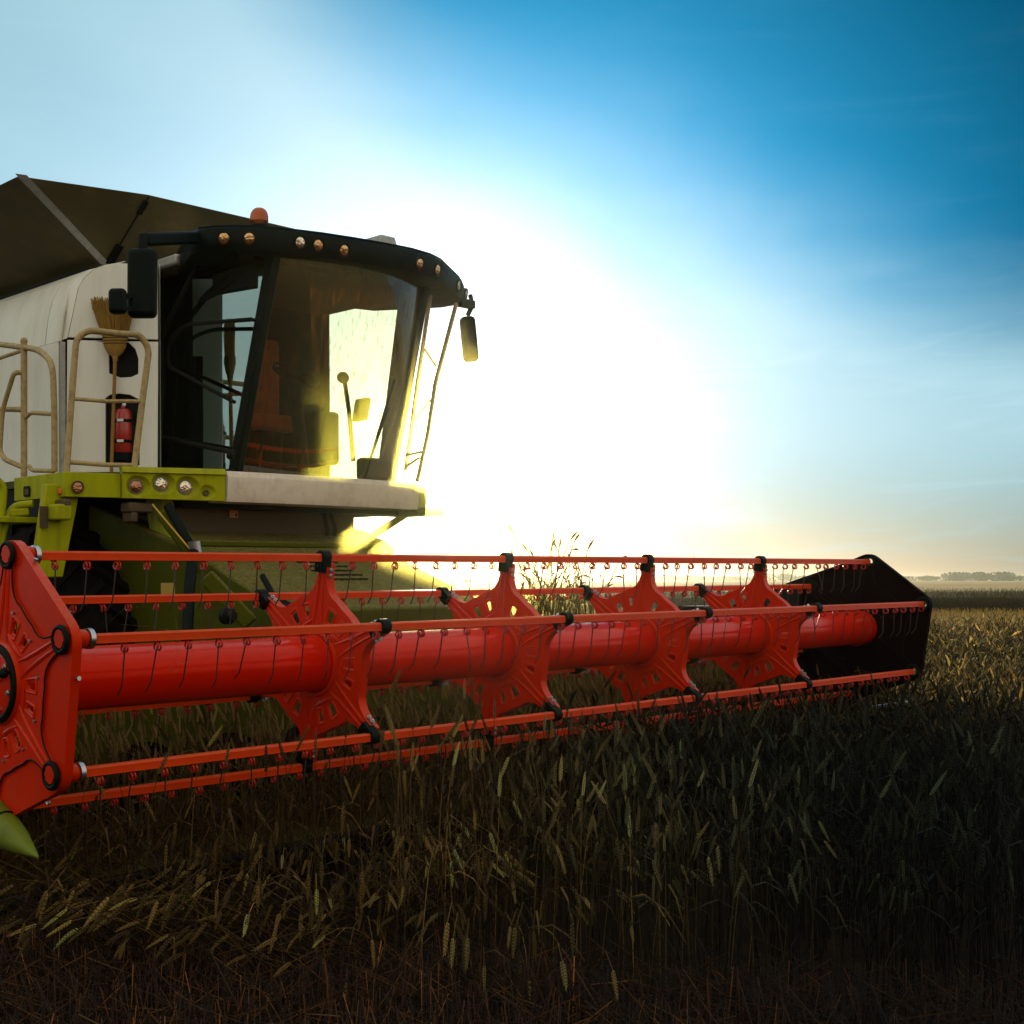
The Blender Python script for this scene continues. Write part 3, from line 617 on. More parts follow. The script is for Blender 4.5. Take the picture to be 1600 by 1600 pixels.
MB().sheet([[p - EN * .004 for p in la], [Vector(p) for p in ((.555, 3.40, 2.10), (.61, 3.40, 2.42), (.67, 3.42, 2.55), (.74, 3.45, 2.62), (.86, 3.5, 2.67), (1.05, 3.55, 2.72))]]).build("shoulder_panel", WHITE, comb)
# ---- grain tank with its raised flaps
K = Vector((1.10, 3.60, 2.77)); KR = Vector((MU - 1.10, 3.60, 2.77)); PK = at(30, 276, v=3.32); S_ = at(233, 305, v=3.20); T_ = Vector((2.86, 3.20, S_.z))
MB().box((.95, 3.62, 1.9), (MU - .95, 8.0, 2.74)).build("grain_tank", BLACKM, comb)
def flap(pts, name, th, n, label=None): 
    vs = [Vector(p) for p in pts]; k = len(vs); nv = Vector(n).normalized() * th
    return MB().add(vs + [p + nv for p in vs], [tuple(range(k)), tuple(range(2 * k - 1, k - 1, -1))] + [(i, i + k, (i + 1) % k + k, (i + 1) % k) for i in range(k)]).build(name, OLIVE, comb, label=label)
PKB = Vector((PK.x, 7.2, PK.z)); KB = Vector((K.x, 7.0, K.z))
fl = flap([K + Vector((-.01, .02, 0)), PK + Vector((-.01, .02, 0)), PKB, KB], "tank_flap", .012, (1, 0, .5))
flap([K + Vector((.004, -.003, 0)), S_ + Vector((-.006, 0, 0)), PK + Vector((.03, -.012, 0))], "tank_flap", .012, (0, 1, .5))
ff = flap([K + Vector((.012, -.003, 0)), KR, T_, S_], "tank_flap", .012, (0, 1, .5))
flap([KR, Vector((MU - PK.x, PK.y, PK.z)), T_], "tank_flap", .012, (0, 1, .5)); flap([KR, Vector((MU - K.x, 7.0, K.z)), Vector((MU - PK.x, 7.2, PK.z)), Vector((MU - PK.x, PK.y, PK.z))], "tank_flap", .012, (-1, 0, .5))
flap([KB, PKB, Vector((MU - PK.x, 7.2, PK.z)), Vector((MU - K.x, 7.0, K.z))], "tank_flap", .012, (0, -1, .5))
e = (PK - K).normalized(); wd = (S_ - PK).normalized()
c0, c1 = K + Vector((-.03, -.02, 0)), PK + Vector((0, -.02, .012))
MB().add([c0 - wd * .03, c0 + wd * .05, c1 + wd * .045, c1 - wd * .035] + [p + Vector((.004, .012, 0)) for p in (c0 - wd * .03, c0 + wd * .05, c1 + wd * .045, c1 - wd * .035)],
         [(0, 1, 2, 3), (7, 6, 5, 4), (0, 4, 5, 1), (1, 5, 6, 2), (2, 6, 7, 3), (3, 7, 4, 0)]).build("corner_strip", GALV, comb, label="pale galvanised strip along the corner of the raised flaps")
sd = (S_ - K).normalized(); sn = Vector((0, -1, -.4)).normalized(); sx = sd.cross(sn).normalized()
MB().tube([K + sd * .04 + sn * .006, S_ - sd * .01 + sn * .006], .006, 6).build("hinge_rod", BLACKM, comb)
for f0, f1, wdt in ((.02, .30, .035), (.74, .92, .022)):
    MB().obox(K + (S_ - K) * ((f0 + f1) / 2) + sn * .012, (sx, sn, sd), (wdt, .008, (S_ - K).length * (f1 - f0) / 2)).build("flap_hinge", BLACKM, comb, bevel=.004)
st = hit(143, 401, PK, (PKB - PK).cross(K - PK).normalized())
nfl = (PKB - PK).cross(K - PK).normalized()
if nfl.dot(CAM_M - st) < 0: nfl = -nfl
MB().lathe(st + nfl * .002, nfl, [(0, .026), (.002, .026)], 20).build("warning_disc", paint("red_ring_sticker", (0.20, 0.03, 0.02), 0.6), fl)
MB().lathe(st + nfl * .005, nfl, [(0, .019), (.001, .019)], 20).build("warning_pictogram", paint("sticker_tan", (0.16, 0.11, 0.04), 0.6), fl)
ex = (PKB - PK).normalized(); ey = nfl.cross(ex)
m = MB(); m.obox(st + nfl * .0075, (ex, ey, nfl), (.012, .003, .0005)); m.obox(st + nfl * .0075 + ex * .004, (ex + ey, ey - ex, nfl), (.007, .003, .0008)); m.build("warning_mark", INK, fl)
# ---- cab
AB, AT = Vector((1.46, 2.50, 1.15)), Vector((1.53, 2.14, 2.66)); BB, BT = Vector((2.99, 2.50, 1.15)), Vector((3.02, 2.14, 2.66))
MB().bar(AB, AT, .075, .085).build("front_pillar", BLACK, comb, bevel=.012); MB().bar(BB, BT, .06, .10).build("front_pillar", BLACK, comb, bevel=.012)
MB().box((1.34, 3.26, 1.12), (1.44, 3.40, 2.70)).build("rear_pillar", BLACK, comb, bevel=.012); MB().box((2.98, 3.26, 1.12), (3.06, 3.42, 2.70)).build("rear_pillar", BLACK, comb, bevel=.012)
MB().box((1.38, 2.46, 1.10), (1.47, 3.30, 1.18)).build("door_sill", BLACK, comb, bevel=.012); MB().box((2.96, 2.46, 1.10), (3.05, 3.30, 1.20)).build("door_sill", BLACK, comb, bevel=.012)
MB().box((1.40, 3.30, 1.12), (3.02, 3.38, 2.70)).build("cab_rear_wall", TRIM, comb, bevel=.01)
MB().box((1.36, 2.42, 1.05), (3.05, 3.40, 1.13)).build("cab_floor", TRIM, comb)
MB().box((1.40, 2.20, 2.60), (3.04, 3.38, 2.66)).build("headliner", TRIM, comb)
MB().add([(2.90, 2.50, 1.15), (2.99, 2.44, 1.15), (2.99, 2.14, 2.66), (2.91, 2.22, 2.66)] + [(2.92, 2.58, 1.15), (3.01, 2.54, 1.15), (3.01, 2.24, 2.66), (2.92, 2.30, 2.66)], [(0, 1, 2, 3), (7, 6, 5, 4), (0, 3, 7, 4), (1, 5, 6, 2), (0, 4, 5, 1), (3, 2, 6, 7)]).build("pillar_trim", paint("tan_pillar_trim", (0.26, 0.17, 0.05), 0.7, dirt=.4), comb, bevel=.01)
MB().box((1.44, 2.30, 2.44), (1.50, 3.28, 2.62)).build("door_header", BLACKM, comb, bevel=.01)
def wind(t, s): # t 0..1 across, s 0..1 up
    lo = AB.lerp(BB, t) + Vector((0, -.20 * 4 * t * (1 - t), 0)); hi = AT.lerp(BT, t) + Vector((0, -.17 * 4 * t * (1 - t), 0))
    return lo.lerp(hi, s) + Vector((0, -.015 * 4 * s * (1 - s), 0))
MB().sheet([[wind(t, s) for t in np.linspace(.01, .99, 25)] for s in np.linspace(0, 1, 17)]).build("windscreen", G_FRONT, comb, fix=False, sharp=180)
MB().sheet([[Vector((1.445, 2.49, 1.18)).lerp(Vector((1.50, 2.17, 2.60)), s), Vector((1.415, 2.87, 1.18)).lerp(Vector((1.445, 2.70, 2.60)), s), Vector((1.335, 3.27, 1.18)).lerp(Vector((1.345, 3.27, 2.60)), s)] for s in (0, .5, 1)]).build("side_window", G_SIDE, comb, fix=False)
MB().sheet([[(3.035, 2.50, 1.20), (3.035, 3.27, 1.20)], [(3.035, 2.2, 2.62), (3.035, 3.27, 2.62)]]).build("side_window", G_FAR, comb, fix=False)
# door frame inside the near window, as a dark rounded band
fr = fillet([(1.45, 3.20, 1.20), (1.45, 3.02, 1.24), (1.46, 3.05, 2.0), (1.46, 2.98, 2.40), (1.47, 2.35, 2.58)], .15, 5)
MB().tube(fr, .05, 8).build("door_seal", BLACKM, comb)
# interior
seat = MB().box((1.95, 2.95, 1.55), (2.45, 3.25, 1.68)).build("operator_seat", SEATM, comb, bevel=.05, seg=3)
MB().box((1.97, 3.14, 1.66), (2.43, 3.26, 2.30)).build("seat_backrest", SEATM, seat, bevel=.05, seg=3)
MB().box((2.08, 3.0, 1.13), (2.32, 3.2, 1.56)).build("seat_pedestal", BLACKM, seat, bevel=.02)
wc = at(462, 585, v=2.72); wa = Vector((0, -.55, .8)).normalized()
sw = MB().torus(wc, wa, .18, .014, 30, 8); sw.tube([wc, wc + Vector((0, .02, -.05))], .05, 12)
for t in (0.5, 2.6, 4.7): sw.tube([wc, wc + Vector((math.cos(t) * .18, math.sin(t) * .18 * .8, math.sin(t) * .18 * .55))], .010, 6)
sw = sw.build("steering_wheel", BLACK, comb)
MB().tube([wc + Vector((0, .02, -.04)), Vector((wc.x, 2.62, 1.13))], .05, 12).build("steering_column", BLACK, sw)
cons = MB().box((2.50, 2.80, 1.30), (2.75, 3.25, 1.72)).build("side_console", BLACK, comb, bevel=.03)
mo = at(565, 640, v=2.75); MB().obox(mo, (Vector((.9, .3, .2)).normalized(), Vector((-.3, .9, .3)).normalized(), Vector((-.1, -.35, .93)).normalized()), (.10, .025, .09)).build("terminal_screen", BLACK, comb, bevel=.01)
MB().tube([at(537, 585, v=2.9), at(545, 640, v=2.85), at(552, 720, v=2.8)], .018, 8).build("terminal_arm", BLACKM, comb)
MB().sphere(at(536, 590, v=2.9), .06, 12, 8, (1, .6, .8)).build("grip_lever", BLACK, comb)
MB().box((2.55, 2.30, 1.15), (2.85, 2.42, 1.32)).build("front_console", BROWN, comb, bevel=.03)
# wiper
w0, w1 = wind(.70, .0) + Vector((0, -.03, .0)), wind(.80, .36) + Vector((0, -.03, 0))
MB().bar(w0, w1, .018, .014).build("wiper_arm", BLACK, comb)
MB().bar(wind(.715, .02) + Vector((0, -.022, 0)), wind(.82, .50) + Vector((0, -.022, 0)), .012, .02).build("wiper_blade", BLACK, comb)
# ---- roof visor
FR = [(1.06, 2.50), (1.06, 2.40), (1.12, 2.28), (1.22, 2.18), (1.36, 2.08), (1.56, 2.00), (1.80, 1.93), (2.05, 1.88), (2.32, 1.84), (2.58, 1.82), (2.80, 1.84), (2.98, 1.90), (3.14, 1.99), (3.32, 2.09), (3.50, 2.19), (3.66, 2.30), (3.70, 2.42), (3.70, 2.52)]
RE = [(3.30, 3.0), (2.8, 3.1), (2.3, 3.12), (1.8, 3.1), (1.32, 3.0)]
def vloop(off, w, bow=0.0):
    out = []
    for i, (u, v) in enumerate(FR):
        a = FR[max(i - 1, 0)]; b = FR[min(i + 1, len(FR) - 1)]; tx, ty = b[0] - a[0], b[1] - a[1]; L = math.hypot(tx, ty); nx, ny = -ty / L, tx / L  # inward (towards +v)
        if i in (0, len(FR) - 1): nx, ny = (1, 0) if i == 0 else (-1, 0)
        out.append((u + nx * off, v + ny * off, w + bow))
    return out + [(u, v - off * .3, w + bow) for u, v in RE]
visor = MB().loft([vloop(.30, 2.64), vloop(.06, 2.625), vloop(.015, 2.635), vloop(0, 2.66), vloop(-.012, 2.73), vloop(.006, 2.785), vloop(.035, 2.805), vloop(.16, 2.83), vloop(.45, 2.85)]).build("roof_visor", BLACK, comb, sharp=28)
MB().tube([Vector(p) + Vector((0, 0, .004)) for p in vloop(.02, 2.80)[1:17]], .007, 6).build("visor_rim", BLACK, visor)
MB().box((1.42, 2.35, 2.655), (3.10, 3.38, 2.79)).build("roof_panel", WHITE, comb, bevel=.03, seg=3)
MB().box((1.20, 2.85, 2.66), (1.44, 3.38, 2.74)).build("roof_edge", GALV, comb, bevel=.02)
hb = at(606, 380, v=2.35); ht = at(606, 371, v=2.40).z
MB().add([(hb.x - .16, 2.3, 2.82), (hb.x + .12, 2.3, 2.82), (hb.x + .12, 2.7, 2.82), (hb.x - .16, 2.7, 2.82), (hb.x - .06, 2.36, ht), (hb.x + .09, 2.36, ht), (hb.x + .09, 2.6, ht), (hb.x - .06, 2.6, ht)], [(3, 2, 1, 0), (4, 5, 6, 7), (0, 1, 5, 4), (1, 2, 6, 5), (2, 3, 7, 6), (3, 0, 4, 7)]).build("roof_hatch", GALV, comb, bevel=.01)
def on_visor(px, w):
    best = None
    for i in range(len(FR) - 1):
        for s in np.linspace(0, 1, 12):
            u = FR[i][0] * (1 - s) + FR[i + 1][0] * s; v = FR[i][1] * (1 - s) + FR[i + 1][1] * s
            q = M @ Vector((u, v, w)); x = PPX + F_PX * q.x / q.y
            t = Vector((FR[i + 1][0] - FR[i][0], FR[i + 1][1] - FR[i][1], 0)).normalized(); n = Vector((t.y, -t.x, 0))
            if best is None or abs(x - px) < best[0]: best = (abs(x - px), Vector((u, v, w)), n)
    return best[1], best[2]
for px, w, mt in ((349, 2.715, LENS_Y), (390, 2.715, LENS_Y), (468, 2.715, LENS), (498, 2.71, LENS_Y), (538, 2.70, LENS_Y), (655, 2.70, LENS_Y), (681, 2.70, LENS_Y), (714, 2.70, LENS_Y), (727, 2.70, LENS_Y)):
    c, n = on_visor(px, w); n = (n + Vector((0, -.2, -.25))).normalized()
    b = MB().lathe(c - n * .03, n, [(0, .052), (.048, .052), (.050, .044), (.040, .040)], 24).build("work_light", BLACKM, comb)
    MB().lathe(c + n * .004, n, [(0, .039), (.010, .036), (.016, .024), (.018, .004)], 20).build("lamp_lens", mt, b)
MB().torus(on_visor(380, 2.625)[0] + Vector((0, .02, -.01)), Vector((.3, -1, 0)), .022, .004, 16, 6).build("visor_hook", BLACK, comb)
bc = at(405, 353, v=2.42)
bo = MB().lathe(bc - WW * .03, WW, [(-.06, .066), (.03, .066), (.032, .062)], 20).build("beacon_base", BLACK, comb)
MB().lathe(bc + Vector((0, 0, .03)), WW, [(0, .066), (.035, .066), (.060, .061), (.080, .049), (.093, .032), (.099, .010)], 20).build("beacon_dome", AMBER, bo)
# ---- mirrors
ma, mbx = at(312, 371, v=2.42), at(226, 374, v=2.02)
MB().bar(ma, mbx, .05, .085).build("mirror_arm", BLACK, comb, bevel=.018)
MB().bar(mbx + Vector((-.01, 0, .03)), at(222, 400, v=2.0), .055, .05).build("mirror_stem", BLACK, comb, bevel=.012)
def mirror(c, half, name, yaw, tilt=0.0):
    ax = (Vector((math.cos(yaw), math.sin(yaw), 0)), Vector((-math.sin(yaw), math.cos(yaw), 0)), WW)
    R = Matrix.Rotation(tilt, 3, ax[1]); ax = tuple(R @ a for a in ax)
    o = MB().obox(c, ax, half).build(name, BLACK, comb, bevel=min(half) * .75, seg=5, sharp=60); return o
mirror(at(222.5, 443, v=2.0), (.092, .05, .215), "mirror", -.75, .01); mirror(at(184, 471, v=1.98), (.055, .04, .078), "wide_angle_mirror", -.75)
MB().bar(at(198, 462, v=2.0), at(205, 462, v=2.0), .03, .03).build("mirror_joint", BLACK, comb)
MB().bar(at(198, 482, v=2.0), at(205, 482, v=2.0), .02, .02).build("mirror_joint", BLACK, comb)
mirror(at(733, 530, v=2.3), (.062, .05, .185), "mirror", -.5, -.10)
MB().tube([at(735, 462, v=2.35), at(738, 478, v=2.3), at(731, 492, v=2.3)], .02, 8).build("mirror_arm", BLACK, comb)
MB().box(tuple(at(722, 480, v=2.3) + Vector((-.03, -.03, 0))), tuple(at(738, 474, v=2.3) + Vector((.01, .03, .02)))).build("mirror_joint", BLACK, comb, bevel=.01)
# ---- right-hand ladder rail by the far cab corner
RB = 2.30
m = MB(); m.tube([at(674, 450, v=RB), at(652, 600, v=RB), at(634, 735, v=RB)], .017, 8); m.tube([at(713, 474, v=RB), at(680, 600, v=RB), at(668, 680, v=RB), at(652, 752, v=RB)], .017, 8)
m.tube([at(663, 545, v=RB), at(681, 572, v=RB)], .010, 6); m.tube([at(645, 660, v=RB), at(672, 625, v=RB)], .010, 6); m.tube([at(634, 712, v=RB), at(658, 706, v=RB)], .012, 6); m.tube([at(634, 730, v=RB), at(655, 715, v=RB)], .012, 6)
m.build("boarding_rail", RAIL, comb)
# ---- black grab bars beside the near window
gu = 1.30
m = MB().tube(fillet([at(319, 393, u=gu), at(252, 525, u=gu), at(231, 650, u=gu), at(244, 682, u=gu), at(366, 707, u=gu)], .14, 6), .019, 8); m.build("grab_bar", BLACKM, comb)
m = MB().tube(fillet([at(393, 499, u=gu), at(290, 507, u=gu), at(264, 530, u=gu), at(261, 572, u=gu), at(362, 626, u=gu)], .12, 6), .015, 8); m.build("grab_bar", BLACKM, comb)
MB().tube(fillet([at(252, 528, u=gu), at(256, 580, u=gu), at(250, 720, u=gu)], .1), .014, 8).build("grab_bar", BLACKM, comb)
for px, py, r in ((397, 500, .014), (366, 628, .014), (360, 712, .03)): MB().sphere(at(px, py, u=gu + .02), r, 8, 6).build("grab_bar_mount", BLACK, comb)
# ---- white bumper under the windscreen and the green lamp panels
m = MB(); pr = [(2.295, .935), (2.275, .99), (2.275, 1.105), (2.30, 1.145), (2.40, 1.155), (2.60, 1.15), (2.60, .935)]
us = np.linspace(1.225, 3.10, 12)
m.loft([[(u, v - .05 * 4 * ((u - 1.225) / 1.875) * (1 - (u - 1.225) / 1.875), w) for v, w in pr] for u in us]); m.build("bumper_bar", BUMPER, comb, sharp=25)
m = MB(); m.loft([[(u, v + d, w) for v, w in ((2.30, .94), (2.28, 1.02), (2.30, 1.13), (2.60, 1.14), (2.60, .94))] for u, d in ((3.11, 0), (3.25, .05), (3.36, .16))]); m.build("bumper_end", GREEN, comb, bevel=.01)
MB().box((3.10, 2.30, .90), (3.42, 2.75, .955)).build("bumper_step", GREEN_D, comb, bevel=.01)
MB().box((1.0, 2.50, .90), (3.1, 3.4, 1.06)).build("cab_subframe", BLACKM, comb)
Q0 = Vector((1.215, 2.30, 0)); QD = Vector((-.948, .317, 0)).normalized(); QN = Vector((QD.y, -QD.x, 0))
if QN.y > 0: QN = -QN
def lp(px, py, off=0): q = hit(px, py, Q0 + QN * off, QN); return ((q - Q0).dot(QD), q.z)
(x1, zt1), (x0, zt0) = lp(190, 729), lp(351, 733); zb1, zb0 = lp(190, 778)[1], lp(351, 783)[1]
cups = [(*lp(213, 760), .072, .045), (*lp(252, 756), .072, .045), (*lp(290, 761), .072, .045), (*lp(322, 769), .048, .025)]
NX, NY = 150, 44; rows = []
for j in range(NY + 1):
    row = []
    for i in range(NX + 1):
        s, t = i / NX, j / NY; x = x0 + (x1 - x0) * s; z = (zb0 + (zb1 - zb0) * s) * (1 - t) + (zt0 + (zt1 - zt0) * s) * t
        d = 0.012
        if t > .80: d += (t - .80) / .20 * .025 * -1 + .022
        dc = 0.0
        for (a, b, R_, dp) in cups:
            dx, dz = (x - a), z - b; dx = dx / 1.35 if dx < 0 else dx; q = math.hypot(dx, dz) / R_
            if q < 1: dc = max(dc, dp * (1 - q ** 2.5) ** .9)
        row.append(Q0 + QD * x + WW * z + QN * (d - dc))
    rows.append(row)
lampp = MB().sheet(rows, .08, -QN).build("lamp_panel", GREEN, comb, sharp=40)
for (a, b, R_, dp), mt in zip(cups[:3], (LENS_D, LENS, LENS)):
    c = Q0 + QD * a + WW * b + QN * (-.030); n = (QN + Vector((.05, 0, .0))).normalized()
    h = MB().lathe(c, n, [(0, .050), (.022, .050), (.026, .046), (.020, .043)], 28).build("headlight", GALV, lampp)
    # lens rides inside the rim
    MB().lathe(c + n * .018, n, [(0, .043), (.010, .040), (.017, .026), (.019, .004)], 24).build("headlight_lens", mt, comb)
MB().lathe(Q0 + QD * cups[3][0] + WW * (cups[3][1] - .008) + QN * -.012, (QN + WW * .3).normalized(), [(0, .022), (.014, .022), (.015, .015), (.010, .014)], 18).build("indicator_socket", BROWN, lampp)
# second, weathered panel and its return along the platform edge
def slabq(p4, name, mat, nrm, th=.03, bev=.004): 
    vs = [Vector(p) for p in p4]; nv = Vector(nrm) * -th
    return MB().add(vs + [p + nv for p in vs], [(0, 1, 2, 3), (7, 6, 5, 4), (0, 4, 5, 1), (1, 5, 6, 2), (2, 6, 7, 3), (3, 7, 4, 0)]).build(name, mat, comb, bevel=bev)
b2 = QN * -.015
def lq(px, py, off): return hit(px, py, Q0 + QN * off, QN)
edge = slabq([lq(101, 776, -.015), lq(189, 778, -.015), lq(189, 740, -.015), lq(101, 737, -.015)], "platform_edge", GREEN, QN)
cor = lq(101, 757, -.015); SN = Vector((-1, -.12, 0)).normalized()
side_e = slabq([hit(22, 783, cor, SN), hit(100, 776, cor, SN), hit(100, 737, cor, SN), hit(22, 747, cor, SN)], "platform_edge", GREEN, SN)
PU = cor.x
c = lq(121, 761, -.01); h = MB().lathe(c, QN, [(0, .042), (.012, .042), (.014, .036), (.006, .034)], 24).build("round_reflector", BROWN, edge); MB().lathe(c + QN * .004, QN, [(0, .034), (.006, .03), (.008, .01)], 20).build("reflector_lens", LENS_D, comb)
c = hit(93, 768, cor + SN * .006, SN); MB().obox(c, (SN, Vector((SN.y, -SN.x, 0)), WW), (.010, .020, .017)).build("side_marker", paint("orange_marker", (0.6, 0.15, 0.03), 0.3), side_e, bevel=.004)
c = hit(43, 768, cor, SN); e2 = Vector((-SN.y, SN.x, 0))
MB().prism(rrect(-.036, -.036, .036, .036, .014), c + SN * .004, e2, WW, SN, .004).build("slot_rim", BLACKM, side_e); MB().prism(rrect(-.02, -.024, .026, .018, .01), c + SN * .009, e2, WW, SN, .003).build("slot_lamp", BROWN, side_e)
MB().prism([(cor.x + .02, cor.y + .02), (1.2, 2.46), (1.2, 3.4), (cor.x + .02, 3.6)], (0, 0, 1.04), U, VV, WW, .05).build("platform_floor", GREEN_D, comb)
# ---- railings
rl = .20
m = MB(); r = .021
m.tube([at(37.5, 747, u=rl), at(37.5, 534, u=rl)], r * 1.1, 10); m.sphere(at(37.5, 533, u=rl), .026, 10, 6)
m.tube(fillet([at(-60, 531, u=rl), at(0, 538, u=rl), at(60, 546, u=rl), at(82, 566, u=rl), at(85, 640, u=rl), at(85, 737, u=rl)], .16, 6), r, 10)
m.tube([at(-60, 638, u=rl), at(36, 640, u=rl)], r * .9, 8); m.tube(fillet([at(41, 652, u=rl), at(48, 645, u=rl), at(83, 647, u=rl)], .05), r * .7, 8)
m.tube(fillet([at(45, 728, u=rl), at(50, 735, u=rl), at(84, 736, u=rl)], .05), r * .7, 8); m.tube([at(-20, 566, u=rl), at(40, 546, u=rl)], r * .7, 8)
m.build("platform_rail", RAIL, comb)
m = MB(); gl_ = rl - .06
m.tube(fillet([at(38, 582, u=rl), at(22, 582, u=gl_), at(4, 640, u=gl_), at(0, 705, u=gl_), at(7, 718, u=gl_), at(38, 731, u=rl)], .07, 5), r * .85, 8); m.build("hand_grip", RAIL, comb)
G0 = lq(101, 740, -.05); 
def gp(px, py): return hit(px, py, G0, QN)
m = MB(); m.tube(fillet([gp(104, 738), gp(112, 620), gp(119, 530), gp(137, 516), gp(165, 519), gp(190, 522), gp(218, 522), gp(233, 545), gp(222, 630), gp(210, 730)], .10, 5), .022, 10)
m.tube([gp(114, 623), gp(165, 627), gp(219, 627)], .013, 8); m.tube([gp(107, 722), gp(160, 726), gp(211, 727)], .015, 8); m.build("platform_gate", RAIL, comb, label="worn cream gate in front of the broom and the extinguisher")
# ---- under the cab: chassis, tyre, hoses, feeder house
m = MB().prism([(2.62, .92), (3.3, .92), (3.3, .30), (2.62, .52)], (.98, 0, 0), VV, WW, U, 1.75); m.build("front_panel", BROWN, comb, bevel=.01)
s0 = at(365, 803, v=2.615); so = MB().box((s0.x - .037, 2.612, s0.z - .026), (s0.x + .037, 2.618, s0.z + .026)).build("warning_sticker", STICK, comb)
m = MB(); m.add([(s0.x + .004, 2.6105, s0.z - .018), (s0.x + .032, 2.6105, s0.z - .018), (s0.x + .018, 2.6105, s0.z + .016)], [(0, 1, 2)])
for j in range(3): m.box((s0.x - .030, 2.610, s0.z - .016 + .012 * j), (s0.x - .006, 2.6115, s0.z - .012 + .012 * j))
m.build("sticker_print", INK, so)
m = MB().prism([(1.18, -.72), (1.18, .22), (2.2, .62), (3.4, .95), (3.4, .20), (2.2, -.35)], (.80, 0, 0), VV, WW, U, 1.85); m.build("feeder_house", GREEN_D, comb, bevel=.02)
m = MB()
for i in range(7):
    for j in range(5): m.box((1.55 + i * .055 + (j % 2) * .02, 1.62 + j * .075, .385 + j * .0295), (1.588 + i * .055 + (j % 2) * .02, 1.655 + j * .075, .406 + j * .0295))
m.build("step_tread", BLACKM, comb)["kind"] = "stuff"
for v_ in (1.35, 2.2, 2.75): MB().box((.82, v_, .22 + (v_ - 1.18) * .40 - .005), (2.63, v_ + .05, .22 + (v_ - 1.18) * .40 + .035)).build("feeder_rib", GREEN_D, comb, bevel=.008)
for px, py, r_ in ((436, 955, .07), (470, 968, .055), (352, 962, .05)): q = at(px, py, v=1.14); MB().lathe(q, -VV, [(0, r_), (.04, r_), (.045, r_ * .6), (.08, r_ * .55)], 20).build("bearing_housing", BLACKM, comb)
q = at(262, 925, v=1.10); MB().box((q.x - .045, 1.095, q.z - .05), (q.x + .045, 1.10, q.z + .05)).build("warning_sticker", paint("yellow_sticker", (0.32, 0.22, 0.03), 0.6, dirt=.5), comb)
MB().bar(at(322, 900, v=1.5), at(392, 975, v=1.3), .06, .10).build("lift_arm", GREEN_D, comb, bevel=.012); MB().tube([at(410, 900, v=1.5), at(432, 940, v=1.3), at(470, 950, v=1.2)], .02, 8).build("hydraulic_hose", BLACK, comb)
MB().prism([(2.55, .95), (2.75, .95), (2.35, -.5), (1.9, -.62)], (.86, 0, 0), VV, WW, U, .10).build("chassis_plate", GREEN, comb, bevel=.01)
MB().bar(at(255, 800, v=2.3), at(330, 900, v=2.0), .10, .10).build("lift_strut", GREEN_D, comb, bevel=.02)
MB().tube(fillet([at(262, 790, v=2.25), at(285, 830, v=2.1), at(303, 862, v=2.0)], .1), .032, 12).build("hydraulic_hose", BLACK, comb)
MB().tube([at(303, 846, v=1.95), at(306, 864, v=1.95)], .04, 12).build("hose_clamp", STEEL, comb)
MB().tube([at(302, 862, v=1.9), at(296, 920, v=1.8), at(292, 1000, v=1.6)], .036, 12).build("hydraulic_hose", BLACK, comb)
MB().tube([at(238, 788, v=2.2), at(300, 862, v=1.95)], .006, 6).build("yellow_cable", paint("yellow_cable_sheath", (0.5, 0.3, 0.03), 0.5), comb)
def bracket(px0, px1, y0, y1, v, name, mat): 
    a, b = at(px0, y1, v=v), at(px1, y0, v=v); MB().box((a.x, v, a.z), (b.x, v + .12, b.z)).build(name, mat, comb, bevel=.012)
bracket(88, 113, 788, 812, 2.6, "bracket", GREEN); bracket(203, 240, 786, 800, 2.5, "bracket", BROWN); bracket(206, 216, 800, 816, 2.5, "bracket", BROWN); bracket(100, 112, 780, 792, 2.6, "bracket", BROWN)
MB().bar(at(640, 800, v=2.6), at(528, 872, v=2.9), .05, .05).build("diagonal_brace", GREEN, comb)
m = MB().tube([at(505, 795, v=2.6), at(512, 830, v=2.6), at(506, 862, v=2.6)], .016, 8); m.tube([at(514, 795, v=2.6), at(524, 825, v=2.6), at(520, 870, v=2.6)], .014, 8); m.build("hydraulic_pipes", BLACK, comb)
def tyre(u0, u1, vc, wc_, R, name="front_tyre"):
    m = MB(); prof = [(0, R * .56), (.03, R * .72), (.06, R * .90), (.12, R * .955), (u1 - u0 - .12, R * .955), (u1 - u0 - .06, R * .90), (u1 - u0 - .03, R * .72), (u1 - u0, R * .56)]
    m.lathe((u0, vc, wc_), U, prof, 56); mid = (u0 + u1) / 2
    for i in range(22):
        for sg in (0, 1):
            t0 = 2 * PI * (i + .5 * sg) / 22; quad = []
            for s in np.linspace(0, 1, 5):
                u = mid + (-.02 if sg else .02) + (u0 + .03 - mid if not sg else u1 - .03 - mid) * s; t = t0 + .28 * s; rr = R * (.955 if s < .8 else .92)
                quad.append((u, t, rr))
            vs = []; fs = []
            for u, t, rr in quad:
                for dt, h in ((-.045, -.02), (-.03, .055), (.03, .055), (.045, -.02)): vs.append((u, vc + (rr + h) * math.cos(t + dt), wc_ + (rr + h) * math.sin(t + dt)))
            for a in range(4):
                for b in range(3): fs.append((a * 4 + b, a * 4 + b + 1, a * 4 + b + 5, a * 4 + b + 4))
            fs += [(0, 1, 2, 3), (19, 18, 17, 16)]; m.add(vs, fs)
    o = m.build(name, RUBBER, comb, sharp=40)
    MB().lathe((u0 + .10, vc, wc_), U, [(0, R * .30), (.0, R * .56), (.02, R * .57), (u1 - u0 - .2, R * .57), (u1 - u0 - .2, R * .3)], 40).build("wheel_rim", GREEN_D, o)
    return o
tyre(.22, .95, 3.70, -.13, .96); tyre(3.05, 3.78, 3.70, -.13, .96); tyre(.45, .95, 7.6, -.46, .63, "rear_tyre"); tyre(MU - .95, MU - .45, 7.6, -.46, .63, "rear_tyre")
